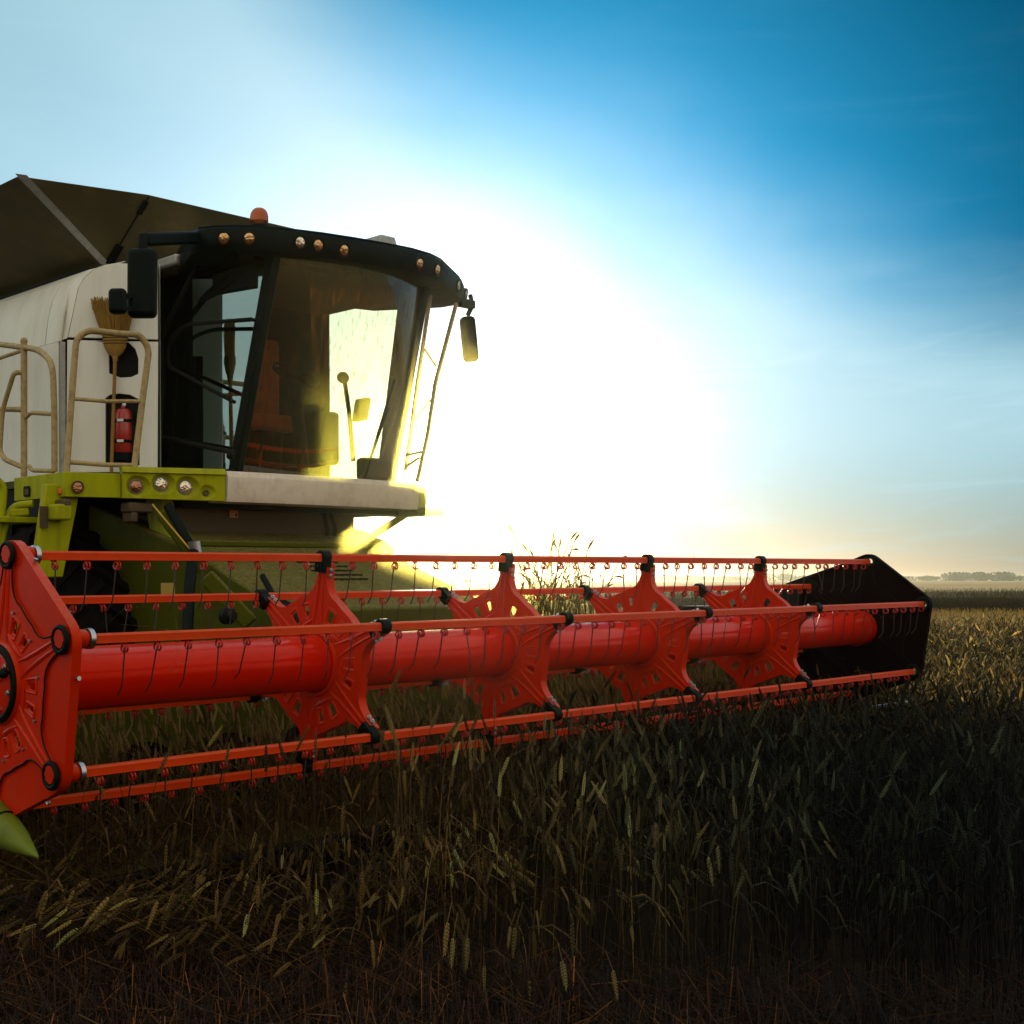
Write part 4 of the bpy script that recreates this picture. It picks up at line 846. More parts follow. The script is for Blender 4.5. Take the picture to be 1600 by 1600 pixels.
MB().box((.9, 3.55, -.25), (MU - .9, 3.85, .0)).build("axle_beam", BLACKM, comb); MB().box((.9, 7.5, -.55), (MU - .9, 7.7, -.35)).build("axle_beam", BLACKM, comb)
MB().box((.95, 3.3, -.1), (1.25, 8.3, .5)).build("chassis_rail", BLACKM, comb); MB().box((MU - 1.25, 3.3, -.1), (MU - .95, 8.3, .5)).build("chassis_rail", BLACKM, comb)
# boarding ladder at the near platform edge
lad = MB().prism([lq_ for lq_ in [(-.10, 1.03), (.16, 1.03), (.02, .42), (-.20, .42)]], (PU + .0, 2.72, 0), U, WW, VV, .06).build("ladder_plate", GREEN, comb, bevel=.008)
a = at(68, 808, v=2.70); MB().box((a.x - .03, 2.692, a.z - .07), (a.x + .03, 2.70, a.z + .07)).build("ladder_reflector", BROWN, lad)
m = MB().tube(fillet([at(52, 787, v=2.9), at(20, 790, v=3.0), at(4, 830, v=3.0), at(-6, 900, v=3.0)], .1), .026, 10); m.tube(fillet([at(-10, 745, v=3.0), at(6, 760, v=3.0), at(4, 790, v=3.0), at(-4, 850, v=3.0)], .08), .026, 10); m.build("ladder_rail", GREEN, comb)
for w in (.80, .45, .10, -.25): MB().box((PU - .45, 2.9, w - .02), (PU - .06, 3.25, w + .02)).build("ladder_step", GREEN, comb, bevel=.006)
MB().bar(at(15, 802, v=3.0), at(45, 800, v=2.95), .10, .05).build("ladder_latch", GREEN, comb, bevel=.01)

# ================================================================== loose things on the machine
ext_c = hit(193, 712, P0 - EN * .05, EN); exb = ext_c.copy()
exh = hit(193, 648, P0 - EN * .05, EN).z - exb.z
ex = thing("fire_extinguisher", "red fire extinguisher strapped into the niche behind the gate", "fire extinguisher", tuple(exb - WW * .03))
r = .066
MB().lathe(exb + WW * .02, WW, [(0, r * .9), (.01, r), (exh - .02, r), (exh + .012, r * .82), (exh + .03, r * .35), (exh + .05, r * .3)], 28).build("cylinder", EXT, ex)
MB().lathe(exb - WW * .035, WW, [(0, r * 1.03), (.055, r * 1.03)], 28).build("foot", BLACK, ex)
hd = exb + WW * (exh + .07)
m = MB().obox(hd, (ED, EN, WW), (.022, .018, .02)); m.bar(hd + WW * .02, hd + ED * -.09 + WW * .045, .022, .010); m.bar(hd + WW * -.0, hd + ED * -.08 + WW * .0, .018, .010); m.build("valve_handle", BLACK, ex, bevel=.003)
MB().lathe(hd + EN * .018 + ED * .01, EN, [(0, .014), (.012, .014), (.013, .004)], 14).build("pressure_gauge", STEEL, ex)
MB().tube(fillet([hd, hd + ED * .05 + WW * .01, hd + ED * .085 + EN * .02 + WW * -.06, hd + ED * .09 + EN * .02 - WW * .16], .05), .010, 8).build("hose", BLACK, ex)
for f in (.30, .80):
    z = exb + WW * (.0 + exh * f)
    s = MB().lathe(z, WW, [(0, r + .003), (.022, r + .003)], 28).build("strap", BLACK, ex)
    MB().obox(z + EN * (r + .006) + WW * .011 - ED * .012, (ED, WW, EN), (.024, .010, .004)).build("buckle", STEEL, s, bevel=.002)
# broom, bristles up, hung on the panel
bt = hit(177, 468, P0 + EN * .06, EN); bb = hit(174, 737, P0 + EN * .05, EN); bs = hit(180, 558, P0 + EN * .06, EN)
br = thing("broom", "straw broom standing bristles up beside the cab, behind the gate", "broom", tuple(bb))
MB().tube([bb, hit(177, 650, P0 + EN * .055, EN), bs], .013, 10).build("handle", WOOD, br)
hd_ = MB(); B_ = bs
prof_b = [(0.0, .020, .018), (.03, .055, .026), (.07, .078, .033), (.12, .088, .036), (.16, .090, .034)]
hd_.loft([[B_ + WW * h + ED * (a * math.cos(t)) + EN * (b * math.sin(t)) for t in np.linspace(0, 2 * PI, 25)[:-1]] for h, a, b in prof_b]); hd_.build("broom_head", STRAWB, br)
m = MB()
for h, a, b in ((.095, .086, .037), (.115, .090, .038), (.135, .091, .037), (.152, .092, .036)): m.tube([B_ + WW * h + ED * (a * math.cos(t)) + EN * (b * math.sin(t)) for t in np.linspace(0, 2 * PI, 25)], .0025, 5)
m.build("stitching", TWINE, br)
MB().lathe(B_ - WW * .03, WW, [(0, .016), (.03, .020), (.04, .018)], 14).build("broom_ferrule", WOOD, br)
m = MB()
for i in range(430):
    t = random.uniform(-1, 1); d = random.uniform(-1, 1); h0 = B_ + WW * .14 + ED * (t * .085) + EN * (d * .028); L = .26 + random.uniform(-.05, .03)
    top = B_ + WW * (.14 + L) + ED * (t * .15 - .015 + random.gauss(0, .006)) + EN * (d * .03 + random.gauss(0, .004))
    m.tube([h0, (h0 + top) / 2 + ED * random.gauss(0, .004), top], .0022, 3, cap=False)
o = m.build("bristles", STRAWB, br); o["kind"] = "stuff"

# ================================================================== field
def mw(u, v): q = M @ Vector((u, v, 0)); return q.x, q.y
def to_uv(x, y):
    d = np.stack([x - O_M.x, y - O_M.y], -1); a = np.array([[D_.x, D_.y], [V_.x, V_.y]]); return d @ a.T
def attr_mat(name, trans=0.35, rough=0.8, spec=0.2, bump=False):
    m = bpy.data.materials.new(name); m.use_nodes = True; t = m.node_tree; t.nodes.clear()
    N = t.nodes.new; o = N("ShaderNodeOutputMaterial"); at_ = N("ShaderNodeAttribute"); at_.attribute_name = "tint"
    nz_ = N("ShaderNodeTexNoise"); nz_.inputs["Scale"].default_value = 90; nz_.inputs["Detail"].default_value = 3
    tcn = N("ShaderNodeTexCoord"); t.links.new(tcn.outputs["Object"], nz_.inputs["Vector"])
    mr = N("ShaderNodeMapRange"); mr.inputs[3].default_value = 0.55; mr.inputs[4].default_value = 1.35; t.links.new(nz_.outputs[0], mr.inputs[0])
    hv = N("ShaderNodeHueSaturation"); t.links.new(at_.outputs["Color"], hv.inputs["Color"]); t.links.new(mr.outputs[0], hv.inputs["Value"])
    b = N("ShaderNodeBsdfPrincipled"); t.links.new(hv.outputs[0], b.inputs["Base Color"]); b.inputs["Roughness"].default_value = rough; b.inputs["Specular IOR Level"].default_value = spec
    tl = N("ShaderNodeBsdfTranslucent"); t.links.new(hv.outputs[0], tl.inputs[0])
    mx = N("ShaderNodeMixShader"); mx.inputs[0].default_value = trans; t.links.new(b.outputs[0], mx.inputs[1]); t.links.new(tl.outputs[0], mx.inputs[2]); t.links.new(mx.outputs[0], o.inputs[0])
    return m
WHEATM = attr_mat("ripe_wheat", 0.35, 0.75, 0.25); STUBM = attr_mat("cut_straw", 0.2, 0.7, 0.25)
def np_object(name, verts, tris, tint, mat, smooth=False):
    me = bpy.data.meshes.new(name); nv, nf = len(verts), len(tris)
    me.vertices.add(nv); me.vertices.foreach_set("co", verts.astype(np.float32).ravel())
    me.loops.add(nf * 3); me.loops.foreach_set("vertex_index", tris.astype(np.int32).ravel())
    me.polygons.add(nf); me.polygons.foreach_set("loop_start", np.arange(0, nf * 3, 3, dtype=np.int32))
    if smooth: me.polygons.foreach_set("use_smooth", np.ones(nf, bool))
    at_ = me.attributes.new("tint", "FLOAT_COLOR", "POINT"); c = np.ones((nv, 4), np.float32); c[:, :3] = tint; at_.data.foreach_set("color", c.ravel())
    me.materials.append(mat); me.update(); me.validate()
    o = bpy.data.objects.new(name, me); C.objects.link(o); return o
def centre_line(h, ear, t0, t1, p, nst, nea):
    """stalk then ear, bending from t0 to t1 (angle from upright) in the x-z plane"""
    L = h + ear; S = np.concatenate([np.linspace(0, h, nst + 1), h + np.linspace(0, ear, nea + 1)[1:]])
    dense = np.linspace(0, L, 60); f_ = dense / L
    if p < 0: q_ = np.clip((f_ - .66) / .22, 0, 1); th = t0 + (t1 - t0) * q_ * q_ * (3 - 2 * q_) + .12 * f_   # straight stalk, bent neck
    else: th = t0 + (t1 - t0) * f_ ** p
    x = np.concatenate([[0], np.cumsum(np.sin(th[:-1]) * np.diff(dense))]); z = np.concatenate([[0], np.cumsum(np.cos(th[:-1]) * np.diff(dense))])
    return np.interp(S, dense, x), np.interp(S, dense, z), np.interp(S, dense, th), S
def stalk_variant(h, ear, t0, t1, p, lod):
    nst, nea = (6, 8) if lod == 0 else (3, 4) if lod == 1 else (2, 2)
    x, z, th, S = centre_line(h, ear, t0, t1, p, nst, nea); V, T, part = [], [], []
    def emit(vs, ts, k):
        o = len(V); V.extend(vs); T.extend([(a + o, b + o, c + o) for a, b, c in ts]); part.extend([k] * len(vs))
    def frame(i): return np.array([np.cos(th[i]), 0, -np.sin(th[i])]), np.array([0, 1., 0]), np.array([np.sin(th[i]), 0, np.cos(th[i])])
    ns = 3; vs = []
    for i in range(nst + 1):
        e1, e2, _ = frame(i); c = np.array([x[i], 0, z[i]]); r = .0024 - .0010 * i / nst
        if lod: r *= 1.5 * lod
        for k in range(ns): a = 2 * PI * k / ns; vs.append(c + r * (math.cos(a) * e1 + math.sin(a) * e2))
    ts = []
    for i in range(nst):
        for k in range(ns): a, b = i * ns + k, i * ns + (k + 1) % ns; ts += [(a, b, b + ns), (a, b + ns, a + ns)]
    emit(vs, ts, 0)
    if lod == 0:
        rot = random.uniform(0, PI)
        n_sp = 9
        for j in range(n_sp):
            f = (j + .5) / n_sp; s = h + ear * f; cx = np.interp(s, S, x); cz = np.interp(s, S, z); a_ = np.interp(s, S, th)
            e1 = np.array([math.cos(a_), 0, -math.sin(a_)]); e2 = np.array([0, 1., 0]); e3 = np.array([math.sin(a_), 0, math.cos(a_)])
            f1 = e1 * math.cos(rot) + e2 * math.sin(rot); f2 = -e1 * math.sin(rot) + e2 * math.cos(rot)
            w = .0054 * (1 - .55 * max(0, f - .45) / .55) * (0.8 + .2 * min(1, f * 5))
            for q, (d, o2) in enumerate(((f1, f2), (-f1, f2), (f2, f1), (-f2, f1))):
                if q > 1 and j == n_sp - 1: continue
                off = .5 * ear / n_sp * (q % 2)
                c = np.array([cx, 0, cz]) + d * w * .62 + e3 * off; tip = c + e3 * ear * .105 + d * w * .75; bot = c - e3 * ear * .045 - d * w * .4
                ww = w * (.62 if q < 2 else .55); a1, a2 = c + o2 * ww, c - o2 * ww; b1, b2 = c + d * w * .65, c - d * w * .4
                emit([tip, bot, a1, b1, a2, b2], [(0, 2, 3), (0, 3, 4), (0, 4, 5), (0, 5, 2), (1, 3, 2), (1, 4, 3), (1, 5, 4), (1, 2, 5)], 1)
    else:
        vs = []; ts = []; n = 4 if lod == 1 else 3
        for i in range(nea + 1):
            e1, e2, _ = frame(nst + i); f = i / nea; c = np.array([x[nst + i], 0, z[nst + i]]); r = (.0025, .0070, .0076, .006, .001)[i] if nea == 4 else (.003, .0085, .001)[i]
            r *= 1.0 + .25 * (lod - 1)
            for k in range(n): a = 2 * PI * k / n + i * .7; vs.append(c + r * (math.cos(a) * e1 + math.sin(a) * e2))
        for i in range(nea):
            for k in range(n): a, b = i * n + k, i * n + (k + 1) % n; ts += [(a, b, b + n), (a, b + n, a + n)]
        emit(vs, ts, 1)
    # withered leaves
    for _ in range(random.choice((0, 1)) if lod == 0 else 1):
        i = random.uniform(.35, .8) * h; cx, cz = np.interp(i, S, x), np.interp(i, S, z); az = random.uniform(0, 2 * PI); d = np.array([math.cos(az), math.sin(az), 0]); sd = np.array([-d[1], d[0], 0])
        L = random.uniform(.10, .22); pts = [np.array([cx, 0, cz]) + d * (L * f) + np.array([0, 0, L * (.75 * f - 1.35 * f * f)]) for f in (0, .33, .66, 1)]
        vs = []; wd = .0045 * (1 + .6 * lod)
        for k, pnt in enumerate(pts): w = wd * (1, .9, .6, .1)[k]; vs += [pnt + sd * w + np.array([0, 0, .002 * k]), pnt - sd * w]
        ts = []
        for k in range(3): a = 2 * k; ts += [(a, a + 1, a + 3), (a, a + 3, a + 2)]
        emit(vs, ts, 2)
    return np.array(V), np.array(T), np.array(part)
def scatter(pos, az, scale, vidx, variants, tint_s, tint_e, tiltx=None):
    VV_, TT_, CC_ = [], [], []; o = 0
    for k, (v, t, p) in enumerate(variants):
        sel = np.nonzero(vidx == k)[0]
        if not len(sel): continue
        c, s = np.cos(az[sel])[:, None], np.sin(az[sel])[:, None]; sc = scale[sel][:, None]
        X = (v[None, :, 0] * c - v[None, :, 1] * s) * sc + pos[sel, 0:1]; Y = (v[None, :, 0] * s + v[None, :, 1] * c) * sc + pos[sel, 1:2]; Z = v[None, :, 2] * sc + pos[sel, 2:3]
        VV_.append(np.stack([X, Y, Z], -1).reshape(-1, 3)); m = len(sel); n = len(v)
        TT_.append((t[None] + (np.arange(m) * n)[:, None, None] + o).reshape(-1, 3)); o += m * n
        is_e = (p == 1)[None, :, None]; CC_.append(np.where(is_e, tint_e[sel][:, None, :], tint_s[sel][:, None, :]).reshape(-1, 3))
    return np.concatenate(VV_), np.concatenate(TT_), np.concatenate(CC_)
def lerp(a, b, t): return np.array(a)[None] * (1 - t[:, None]) + np.array(b)[None] * t[:, None]
def sstep(a, b, x): t = np.clip((x - a) / (b - a), 0, 1); return t * t * (3 - 2 * t)
def smooth2(x, y, k=1.0, ph=0.0): return (np.sin(x * 1.7 * k + ph) + np.sin(y * 2.1 * k + 1.3 + ph) + np.sin((x + y) * 1.1 * k + 2.1 * ph) + np.sin((x - 1.7 * y) * 2.9 * k + .7)) / 4
UP = [stalk_variant(random.uniform(.60, .70), random.uniform(.082, .10), random.uniform(-.04, .10), random.uniform(-.1, .5), -1, 0) for _ in range(10)]
NOD = [stalk_variant(random.uniform(.60, .70), random.uniform(.08, .10), random.uniform(.0, .15), random.uniform(2.4, 3.0), -1, 0) for _ in range(10)]
LODGED = [stalk_variant(random.uniform(.58, .68), random.uniform(.08, .10), random.uniform(.55, 1.15), random.uniform(1.9, 2.8), random.choice((-1, 1.6, 2.4)), 0) for _ in range(12)]
NEARV = UP + NOD + LODGED
FARV = [stalk_variant(random.uniform(.56, .72), random.uniform(.085, .105), random.uniform(0, .2), random.choice((random.uniform(.1, .8), random.uniform(1.8, 2.8))), -1, 1) for _ in range(14)]
FAR2 = [stalk_variant(random.uniform(.52, .74), random.uniform(.09, .11), random.uniform(0, .25), random.uniform(.3, 2.4), random.uniform(2, 5), 2) for _ in range(12)]
def sample(density, ylo, yhi, extra=.5):
    n = int(density * ((yhi + ylo) * .5 * .86 + 2 * extra) * (yhi - ylo)); y = rng.uniform(ylo, yhi, n)
    # camera sees x/y between -0.25 and 0.55
    lo, hi = -.25 * yhi - extra, .55 * yhi + extra; n2 = int(density * (hi - lo) * (yhi - ylo)); x = rng.uniform(lo, hi, n2); y = rng.uniform(ylo, yhi, n2)
    k = (x / y > -.25 - extra / y) & (x / y < .55 + extra / y); return x[k], y[k]
EDGE_U, KNIFE_V = -1.45, .30
def standing(x, y):
    uv = to_uv(x, y); u, v = uv[:, 0], uv[:, 1]; e = EDGE_U + .10 * smooth2(v * 2, u, 1.5)
    near = y > 4.75 - .10 * (x + 1.1) + .22 * smooth2(x * 1.5, y * .3, 1.0)      # the last cut ends here
    return (((u > e) & (v < KNIFE_V)) | (u > 5.98)) & near
# --- near, finely built
x, y = sample(210, 3.6, 7.6); k = standing(x, y); x, y = x[k], y[k]; uv = to_uv(x, y); u = uv[:, 0]
mess = 1 - sstep(.1, 1.5, x + .45 * smooth2(x, y, 1.3)); n = len(x); r_ = rng.random(n)
vi = np.where(r_ < mess * .9, 20 + rng.integers(0, 12, n), np.where(rng.random(n) < .45, rng.integers(0, 10, n), 10 + rng.integers(0, 10, n)))
swirl = -PI / 2 - .45 + 1.5 * smooth2(x, y, .9, .4)
az = np.where(r_ < mess * .9, swirl + rng.normal(0, .38, n), rng.uniform(0, 2 * PI, n))
sc = rng.normal(1.0, .11, n) * (1 + .12 * mess)
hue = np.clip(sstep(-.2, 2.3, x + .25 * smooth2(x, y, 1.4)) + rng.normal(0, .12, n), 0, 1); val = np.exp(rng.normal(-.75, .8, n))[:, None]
dk = (1 - .78 * sstep(.8, 2.5, x))[:, None]; ts = lerp((.15, .08, .018), (.030, .036, .014), hue) * val * dk; te = lerp((.36, .21, .045), (.125, .165, .080), hue) * val * dk  # dk paints shade into the crop tint towards the right
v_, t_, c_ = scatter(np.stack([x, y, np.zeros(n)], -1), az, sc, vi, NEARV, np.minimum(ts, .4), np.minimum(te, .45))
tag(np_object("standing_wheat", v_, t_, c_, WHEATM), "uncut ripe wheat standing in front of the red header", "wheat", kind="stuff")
NW = len(t_)
# --- cut ears sliding over the knife onto the header floor
n = 4200; u = rng.uniform(-1.5, 5.6, n); v = rng.uniform(.20, .80, n); pz = GW + .06 + (v - .2) * .16; P = np.array([[*(M @ Vector((a, b, c)))] for a, b, c in zip(u, v, pz)])
az = YAW + PI / 2 + rng.normal(0, .7, n); vi = np.where(rng.random(n) < .5, rng.integers(0, 20, n), 20 + rng.integers(0, 12, n)); sc = rng.uniform(.80, 1.08, n)
val = rng.uniform(.6, 1.25, n)[:, None]; hue = rng.random(n) * .25
v_, t_, c_ = scatter(P, az, sc, vi, NEARV, lerp((.16, .085, .022), (.07, .07, .03), hue) * val, lerp((.34, .20, .055), (.16, .16, .07), hue) * val)
tag(np_object("gathered_wheat", v_, t_, c_, WHEATM), "ripe wheat ears bunched up under the red reel tube", "wheat", kind="stuff")
NW += len(t_)
# --- further off, to the right of the header
VS, TS, CS = [], [], []; off = 0
for dens, y0, y1, var in ((170, 7.6, 12.5, FARV), (95, 12.5, 23.5, FAR2)):
    x, y = sample(dens, y0, y1, .8); k = standing(x, y); x, y = x[k], y[k]; n = len(x)
    hue = np.clip(.5 + .4 * smooth2(x, y, .6) + rng.normal(0, .2, n), 0, 1); val = np.exp(rng.normal(-.25, .6, n))[:, None]
    fr_ = (to_uv(x, y)[:, 0] < 5.95)[:, None]; val = val * np.where(fr_, .16, 1.0)  # stalks in front of the header carry its shadow in their tint
    hh = 1.0 + .10 * smooth2(x, y, .7, 1.0)
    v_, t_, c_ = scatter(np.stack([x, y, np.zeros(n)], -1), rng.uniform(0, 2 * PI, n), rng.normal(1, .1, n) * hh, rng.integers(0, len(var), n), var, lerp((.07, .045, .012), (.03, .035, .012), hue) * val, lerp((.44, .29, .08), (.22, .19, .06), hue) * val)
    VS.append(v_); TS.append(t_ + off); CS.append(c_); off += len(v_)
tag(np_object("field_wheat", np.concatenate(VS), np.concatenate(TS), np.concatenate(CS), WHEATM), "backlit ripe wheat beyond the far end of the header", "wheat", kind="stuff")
NW += sum(len(t) for t in TS)
# --- stubble and straw litter
def blades(x, y, z0, h, lean, az, w, tint_a, tint_b, hue, val):
    n = len(x); d = np.stack([np.cos(az) * np.sin(lean), np.sin(az) * np.sin(lean), np.cos(lean)], -1); b = np.stack([x, y, z0], -1)
    s = np.stack([-np.sin(az), np.cos(az), np.zeros(n)], -1); q = np.cross(d, s); tops = b + d * h[:, None]; vs = []
    for k in range(3):
        a = 2 * PI * k / 3; o = (math.cos(a) * s + math.sin(a) * q) * w[:, None]; vs += [b + o, tops + o * .85]
    vs = np.stack(vs, 1).reshape(-1, 3); base = [(0, 2, 3), (0, 3, 1), (2, 4, 5), (2, 5, 3), (4, 0, 1), (4, 1, 5), (1, 3, 5)]
    ts = (np.array(base)[None] + (np.arange(n) * 6)[:, None, None]).reshape(-1, 3); c = np.repeat(lerp(tint_a, tint_b, hue) * val[:, None], 6, 0); return vs, ts, c
VS, TS, CS = [], [], []; off = 0
def put(v_, t_, c_):
    global off
    VS.append(v_); TS.append(t_ + off); CS.append(c_); off += len(v_)
x, y = sample(700, 3.0, 7.0, .6); k = ~standing(x, y) & ~((to_uv(x, y)[:, 0] > -1.6) & (to_uv(x, y)[:, 0] < 5.9) & (to_uv(x, y)[:, 1] < 1.3) & (to_uv(x, y)[:, 1] > -.5)); x, y = x[k], y[k]
uv = to_uv(x, y); row = np.round(uv[:, 0] / .125) * .125 + rng.normal(0, .018, len(x)); dx = row - uv[:, 0]; x = x + D_.x * dx; y = y + D_.y * dx; n = len(x)
put(*blades(x, y, np.zeros(n), rng.uniform(.10, .24, n), np.abs(rng.normal(0, .35, n)), rng.uniform(0, 2 * PI, n), rng.uniform(.0016, .0026, n), (.11, .030, .006), (.15, .062, .012), rng.random(n), np.exp(rng.normal(-1.45, .85, n)) * (1 - .6 * sstep(.2, 2.0, x))))  # last factor paints right-hand shade into the stubble colour
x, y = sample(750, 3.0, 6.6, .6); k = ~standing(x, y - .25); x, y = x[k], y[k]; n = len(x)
put(*blades(x, y, rng.uniform(.0, .13, n), rng.uniform(.06, .26, n), rng.uniform(.9, 1.65, n), rng.uniform(0, 2 * PI, n), rng.uniform(.0014, .0024, n), (.11, .032, .007), (.17, .078, .016), rng.random(n), np.exp(rng.normal(-1.3, .85, n)) * (1 - .6 * sstep(.2, 2.0, x))))  # litter gets the same painted shade towards the right
x, y = sample(70, 9.5, 22, .5); k = ~standing(x, y); x, y = x[k], y[k]; n = len(x)
put(*blades(x, y, np.zeros(n), rng.uniform(.12, .22, n), np.abs(rng.normal(0, .3, n)), rng.uniform(0, 2 * PI, n), rng.uniform(.003, .005, n), (.26, .15, .025), (.30, .19, .035), rng.random(n), rng.uniform(.6, 1.3, n)))
x, y = sample(14, 22, 60, 1); n = len(x)
put(*blades(x, y, np.zeros(n), rng.uniform(.14, .26, n), np.abs(rng.normal(0, .4, n)), rng.uniform(0, 2 * PI, n), rng.uniform(.008, .014, n), (.32, .19, .022), (.36, .22, .030), rng.random(n), rng.uniform(.6, 1.3, n)))
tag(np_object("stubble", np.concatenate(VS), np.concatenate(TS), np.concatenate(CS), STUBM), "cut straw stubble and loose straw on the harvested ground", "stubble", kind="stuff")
NW += sum(len(t) for t in TS)
# --- soil
def ground_mat():
    m = bpy.data.materials.new("field_soil"); m.use_nodes = True; t = m.node_tree; b = t.nodes["Principled BSDF"]; N = t.nodes.new
    tcn = N("ShaderNodeTexCoord"); n1 = N("ShaderNodeTexNoise"); n1.inputs["Scale"].default_value = 3.0; n1.inputs["Detail"].default_value = 10; n1.inputs["Roughness"].default_value = .7; t.links.new(tcn.outputs["Object"], n1.inputs["Vector"])
    n2 = N("ShaderNodeTexNoise"); n2.inputs["Scale"].default_value = .05; n2.inputs["Detail"].default_value = 5; t.links.new(tcn.outputs["Object"], n2.inputs["Vector"])
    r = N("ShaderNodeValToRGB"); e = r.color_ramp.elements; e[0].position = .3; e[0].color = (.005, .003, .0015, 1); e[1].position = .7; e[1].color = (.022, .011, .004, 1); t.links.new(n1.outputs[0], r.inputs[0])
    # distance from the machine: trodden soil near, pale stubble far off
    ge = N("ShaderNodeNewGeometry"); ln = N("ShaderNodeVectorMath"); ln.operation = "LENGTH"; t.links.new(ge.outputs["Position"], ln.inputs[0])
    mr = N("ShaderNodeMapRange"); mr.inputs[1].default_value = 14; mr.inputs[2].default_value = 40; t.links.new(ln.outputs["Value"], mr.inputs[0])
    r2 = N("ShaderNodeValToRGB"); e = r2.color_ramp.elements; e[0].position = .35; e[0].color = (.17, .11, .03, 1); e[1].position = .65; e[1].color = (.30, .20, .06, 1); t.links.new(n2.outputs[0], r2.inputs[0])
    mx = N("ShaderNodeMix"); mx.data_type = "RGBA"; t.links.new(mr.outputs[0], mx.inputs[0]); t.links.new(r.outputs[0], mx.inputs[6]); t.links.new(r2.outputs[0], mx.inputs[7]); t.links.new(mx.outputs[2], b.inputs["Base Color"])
    b.inputs["Roughness"].default_value = .95; b.inputs["Specular IOR Level"].default_value = .1
    bp = N("ShaderNodeBump"); bp.inputs["Strength"].default_value = .8; bp.inputs["Distance"].default_value = .05; t.links.new(n1.outputs[0], bp.inputs["Height"]); t.links.new(bp.outputs[0], b.inputs["Normal"]); return m
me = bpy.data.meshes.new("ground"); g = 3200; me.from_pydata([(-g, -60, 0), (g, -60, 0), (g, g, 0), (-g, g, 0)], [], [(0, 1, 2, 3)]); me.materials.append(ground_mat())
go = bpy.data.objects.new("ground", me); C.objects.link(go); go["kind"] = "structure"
# --- a further strip of standing crop across the field
def crop_strip(name, y0, y1, x0, x1, h, nx, ny, mat):
    X = np.linspace(x0, x1, nx); Y = np.linspace(y0, y1, ny); VX = []
    for j, yy in enumerate(Y):
        for xx in X:
            z = h + .05 * noise.noise((xx * .4, yy * .3, 1)) + .06 * noise.noise((xx * 1.7, yy * 1.7, 4)); dy = .25 * noise.noise((xx * .8, 3, 7)) if j == 0 else 0; VX.append((xx, yy + dy, z))
    fs = [(j * nx + i, j * nx + i + 1, (j + 1) * nx + i + 1, (j + 1) * nx + i) for j in range(ny - 1) for i in range(nx - 1)]
    o = len(VX); VX += [(xx, y0 - .1, 0) for xx in X]; fs += [(o + i, o + i + 1, i + 1, i) for i in range(nx - 1)]
    me = bpy.data.meshes.new(name); me.from_pydata(VX, [], fs); me.materials.append(mat); ob = bpy.data.objects.new(name, me); C.objects.link(ob); return ob
CROPM = paint("distant_crop", (0.05, 0.042, 0.012), 0.9, spec=0.05, dirt=0.7, dirt_col=(0.025, 0.023, 0.008), scale=1.4, bump=0.8, bump_scale=3, var=.2)
x = rng.uniform(-20, 52, 30000); y = 58 + (rng.random(30000) ** 2.6) * 32; n = len(x); hgt = .80 + .06 * smooth2(x, y, .3)
v_, t_, c_ = scatter(np.stack([x, y, np.zeros(n)], -1), rng.uniform(0, 2 * PI, n), rng.normal(1.12, .08, n), rng.integers(0, len(FAR2), n), FAR2, lerp((.05, .04, .012), (.03, .032, .010), rng.random(n)), lerp((.085, .065, .018), (.05, .05, .016), rng.random(n)))
fw = np_object("crop_strip", v_, t_, c_, attr_mat("far_crop", .10, .9, .1)); tag(fw, "dark strip of uncut crop across the field before the tree line", "crop", kind="stuff")
ob = crop_strip("crop_floor", 60.5, 92, -90, 120, .62, 160, 12, CROPM); ob["kind"] = "structure"
# --- hazy tree line on the horizon
TREEM = attr_mat("hedge_leaves", .03, 1.0, .0)
VS, CS = [], []
def bush(cx, cy, wx, wy, h, n, tone):
    a = rng.normal(0, 1, (n, 3)); a /= np.linalg.norm(a, axis=1)[:, None]; rr = rng.random(n) ** .35
    p = a * rr[:, None] * np.array([wx, wy, h * .55]) + np.array([cx, cy, h * .5]); p[:, 2] = np.abs(p[:, 2])
    s = rng.uniform(.35, .8, n) * h * .22; d1 = rng.normal(0, 1, (n, 3)); d1 /= np.linalg.norm(d1, axis=1)[:, None]; d2 = np.cross(d1, rng.normal(0, 1, (n, 3))); d2 /= np.linalg.norm(d2, axis=1)[:, None]
    VS.append(np.stack([p - d1 * s[:, None], p + d1 * s[:, None], p + d2 * s[:, None] * 1.2], 1).reshape(-1, 3)); CS.append(np.repeat(np.array(tone)[None] * rng.uniform(.6, 1.3, n)[:, None], 3, 0))
TY = 1150
xx = -480
while xx < 980:
    hh = 4.6 + 1.8 * noise.noise((xx * .012, 0, 0)) + .9 * noise.noise((xx * .05, 5, 0)) + (2.8 if 560 < xx < 615 else 0) + (1.1 if 460 < xx < 505 else 0) + (1.6 if 400 < xx < 425 else 0)
    w = random.uniform(7, 14); bush(xx, TY + random.uniform(-12, 12), w, 6, max(3.5, hh), 420, (.024, .032, .012)); xx += w * .75
v_ = np.concatenate(VS); t_ = np.arange(len(v_)).reshape(-1, 3)
tag(np_object("far_wood", v_, t_, np.concatenate(CS), TREEM), "low hazy line of trees on the horizon", "trees", kind="stuff")
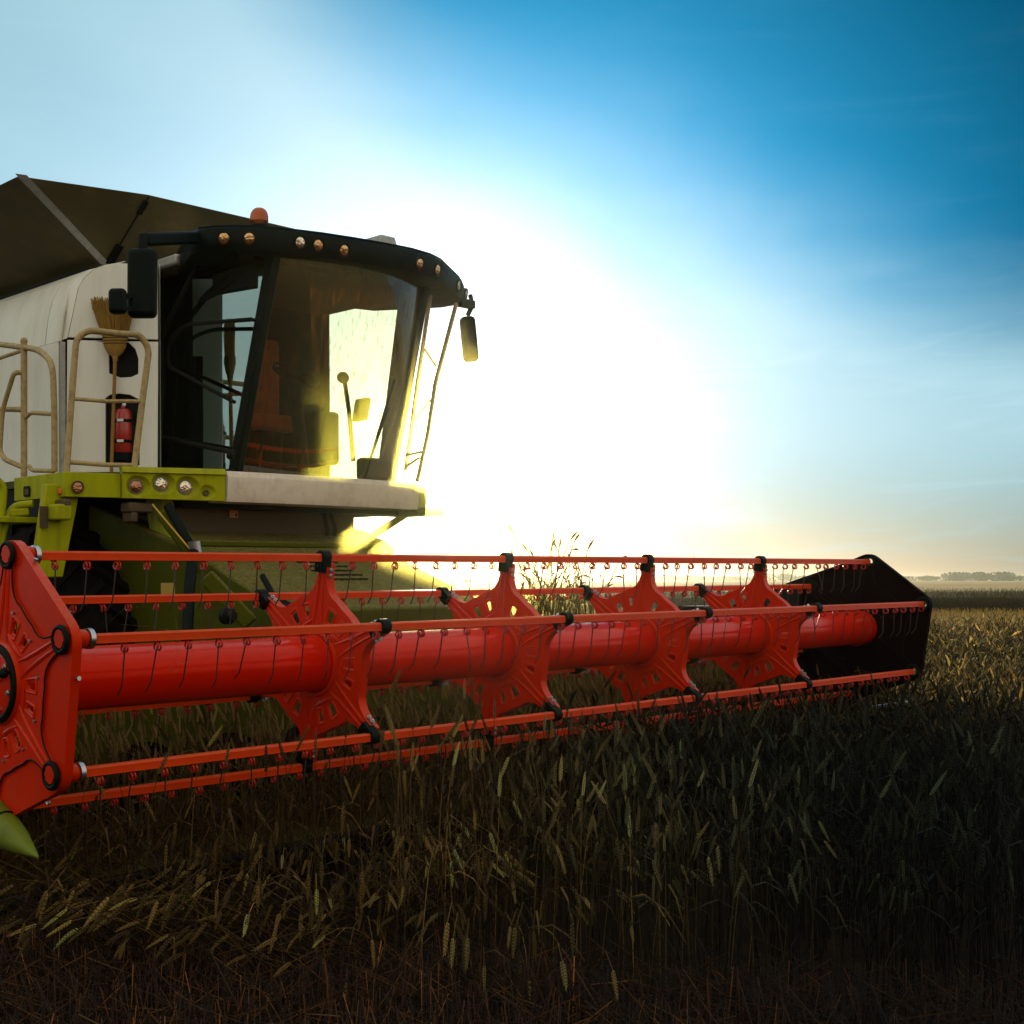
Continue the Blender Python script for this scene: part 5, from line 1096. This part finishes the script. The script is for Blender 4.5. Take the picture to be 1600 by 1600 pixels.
# --- dry weeds caught on the header behind the reel, and loose stalks
def world_tubes(name, paths, r, mat, n=4):
    m = MB()
    for p in paths: m.tube([M @ Vector(q) for q in p], r, n, cap=False)
    return m.build(name, mat)
def stalk_thing(label, base, azim, lean, scale, variant, tint, cat="wheat stalk", group=None):
    v, t, p = variant; R = Matrix.Rotation(azim, 3, "Z") @ Matrix.Rotation(lean, 3, "Y"); vv = np.array([R @ Vector(q) for q in v]) * scale
    c = np.where((p == 1)[:, None], np.array(tint) * 1.2, np.array(tint)); o = np_object("wheat_stalk", vv, t, c, WHEATM); o.location = M @ Vector(base); tag(o, label, cat, group); return o
random.seed(11)
VS, TS, CS = [], [], []; off = 0
n = 115; px = np.clip(rng.normal(840, 42, n), 725, 945); us = np.array([at(a, 958, v=1.18).x for a in px]); P = np.array([[*(M @ Vector((a, 1.12 + rng.uniform(-.2, .1), -.02 + rng.uniform(-.15, .02))))] for a in us])
vi = rng.integers(0, 12, n); sc = rng.uniform(.5, 1.15, n) * (1 - .45 * np.abs(px - 845) / 100); az = rng.uniform(0, 2 * PI, n)
v_, t_, c_ = scatter(P, az, sc, vi, FAR2, lerp((.12, .07, .015), (.07, .06, .015), rng.random(n)), lerp((.14, .085, .02), (.08, .065, .02), rng.random(n)))
o = np_object("weed_tuft", v_, t_, c_, WHEATM); tag(o, "tangle of dry weeds and straw behind the red reel, near its middle", "weeds", kind="stuff")
pb = at(268, 985, v=-.50); stalk_thing("single wheat stalk hanging by its ear over the near front reel bar", pb + Vector((0, -.03, .05)), 1.2, 2.9, .42, NOD[3], (.26, .17, .05))
pb = at(280, 1000, v=-.36); stalk_thing("bent straw lying along the near front reel bar", at(190, 976, v=-.46), YAW + .05, 1.55, .32, UP[2], (.26, .18, .05), "straw")
pb = at(1095, 1075, v=-.35); stalk_thing("thin upright stalk standing against the third spider of the reel", at(1102, 1130, v=-.42), 0.3, -.02, .62, UP[4], (.10, .09, .035))
n = 46; kb = rng.choice([0, 1, 1, 2, 2, 5], n); us = rng.uniform(-1.3, 5.2, n); P = []
for k_, u_ in zip(kb, us): pv, pw = polar(RR, ANG[k_]); P.append(M @ Vector((u_, pv + rng.uniform(-.01, .02), pw - rng.uniform(.04, .16))))
v_, t_, c_ = scatter(np.array([tuple(p) for p in P]), rng.uniform(0, 2 * PI, n), rng.uniform(.14, .36, n), 20 + rng.integers(0, 12, n), NEARV, lerp((.30, .19, .05), (.18, .12, .03), rng.random(n)), lerp((.34, .22, .06), (.22, .15, .04), rng.random(n)))
tag(np_object("loose_straw", v_, t_, c_, WHEATM), "short broken straws caught on the bars and tines of the reel", "straw", kind="stuff")
# backlit dust volume, thickened to stand in for lens flare past the cab
bm = bmesh.new(); bmesh.ops.create_icosphere(bm, subdivisions=4, radius=1.0); me = bpy.data.meshes.new("flare_dust"); bm.to_mesh(me); bm.free()
dm_ = bpy.data.materials.new("flare_dust_volume"); dm_.use_nodes = True; t = dm_.node_tree; t.nodes.clear()
vo = t.nodes.new("ShaderNodeVolumePrincipled"); vo.inputs["Color"].default_value = (1.0, .94, .22, 1); vo.inputs["Density"].default_value = FLARE_DUST; vo.inputs["Anisotropy"].default_value = .85
tcn = t.nodes.new("ShaderNodeTexCoord"); ln = t.nodes.new("ShaderNodeVectorMath"); ln.operation = "LENGTH"; t.links.new(tcn.outputs["Object"], ln.inputs[0])
nzd = t.nodes.new("ShaderNodeTexNoise"); nzd.inputs["Scale"].default_value = 2.2; nzd.inputs["Detail"].default_value = 3; t.links.new(tcn.outputs["Object"], nzd.inputs["Vector"])
fo = t.nodes.new("ShaderNodeMapRange"); fo.interpolation_type = "SMOOTHSTEP"; fo.inputs[1].default_value = 1.0; fo.inputs[2].default_value = 0.05; fo.inputs[3].default_value = 0.0; fo.inputs[4].default_value = FLARE_DUST; t.links.new(ln.outputs["Value"], fo.inputs[0])
mu_ = t.nodes.new("ShaderNodeMath"); mu_.operation = "MULTIPLY"; t.links.new(fo.outputs[0], mu_.inputs[0]); mr_ = t.nodes.new("ShaderNodeMapRange"); mr_.inputs[1].default_value = .3; mr_.inputs[2].default_value = .7; mr_.inputs[3].default_value = .5; mr_.inputs[4].default_value = 1.4; t.links.new(nzd.outputs[0], mr_.inputs[0]); t.links.new(mr_.outputs[0], mu_.inputs[1]); t.links.new(mu_.outputs[0], vo.inputs["Density"])
ho = t.nodes.new("ShaderNodeOutputMaterial"); t.links.new(vo.outputs[0], ho.inputs["Volume"]); me.materials.append(dm_)
du = bpy.data.objects.new("flare_dust", me); C.objects.link(du); du.matrix_world = M @ Matrix.Translation((2.65, 1.5, .80)) @ Matrix.Diagonal((1.8, 1.0, 1.5, 1)); tag(du, "yellow dust standing in for sun flare beside the cab behind the reel", "dust", kind="stuff")
# ------------------------------------------------------------------ haze: dusty evening air over the field
hm = bpy.data.materials.new("dusty_air"); hm.use_nodes = True; t = hm.node_tree; t.nodes.clear()
vo = t.nodes.new("ShaderNodeVolumePrincipled"); vo.inputs["Color"].default_value = (.95, 1.0, .84, 1); vo.inputs["Density"].default_value = HAZE; vo.inputs["Anisotropy"].default_value = .92
ho = t.nodes.new("ShaderNodeOutputMaterial"); t.links.new(vo.outputs[0], ho.inputs["Volume"])
m = MB().box((-900, -45, -1.0), (1500, 2000, 6.2)); me = m.mesh("haze", hm); hz = bpy.data.objects.new("haze", me); C.objects.link(hz); hz["kind"] = "stuff"
for o in bpy.data.objects:
    if "base" in o: del o["base"]
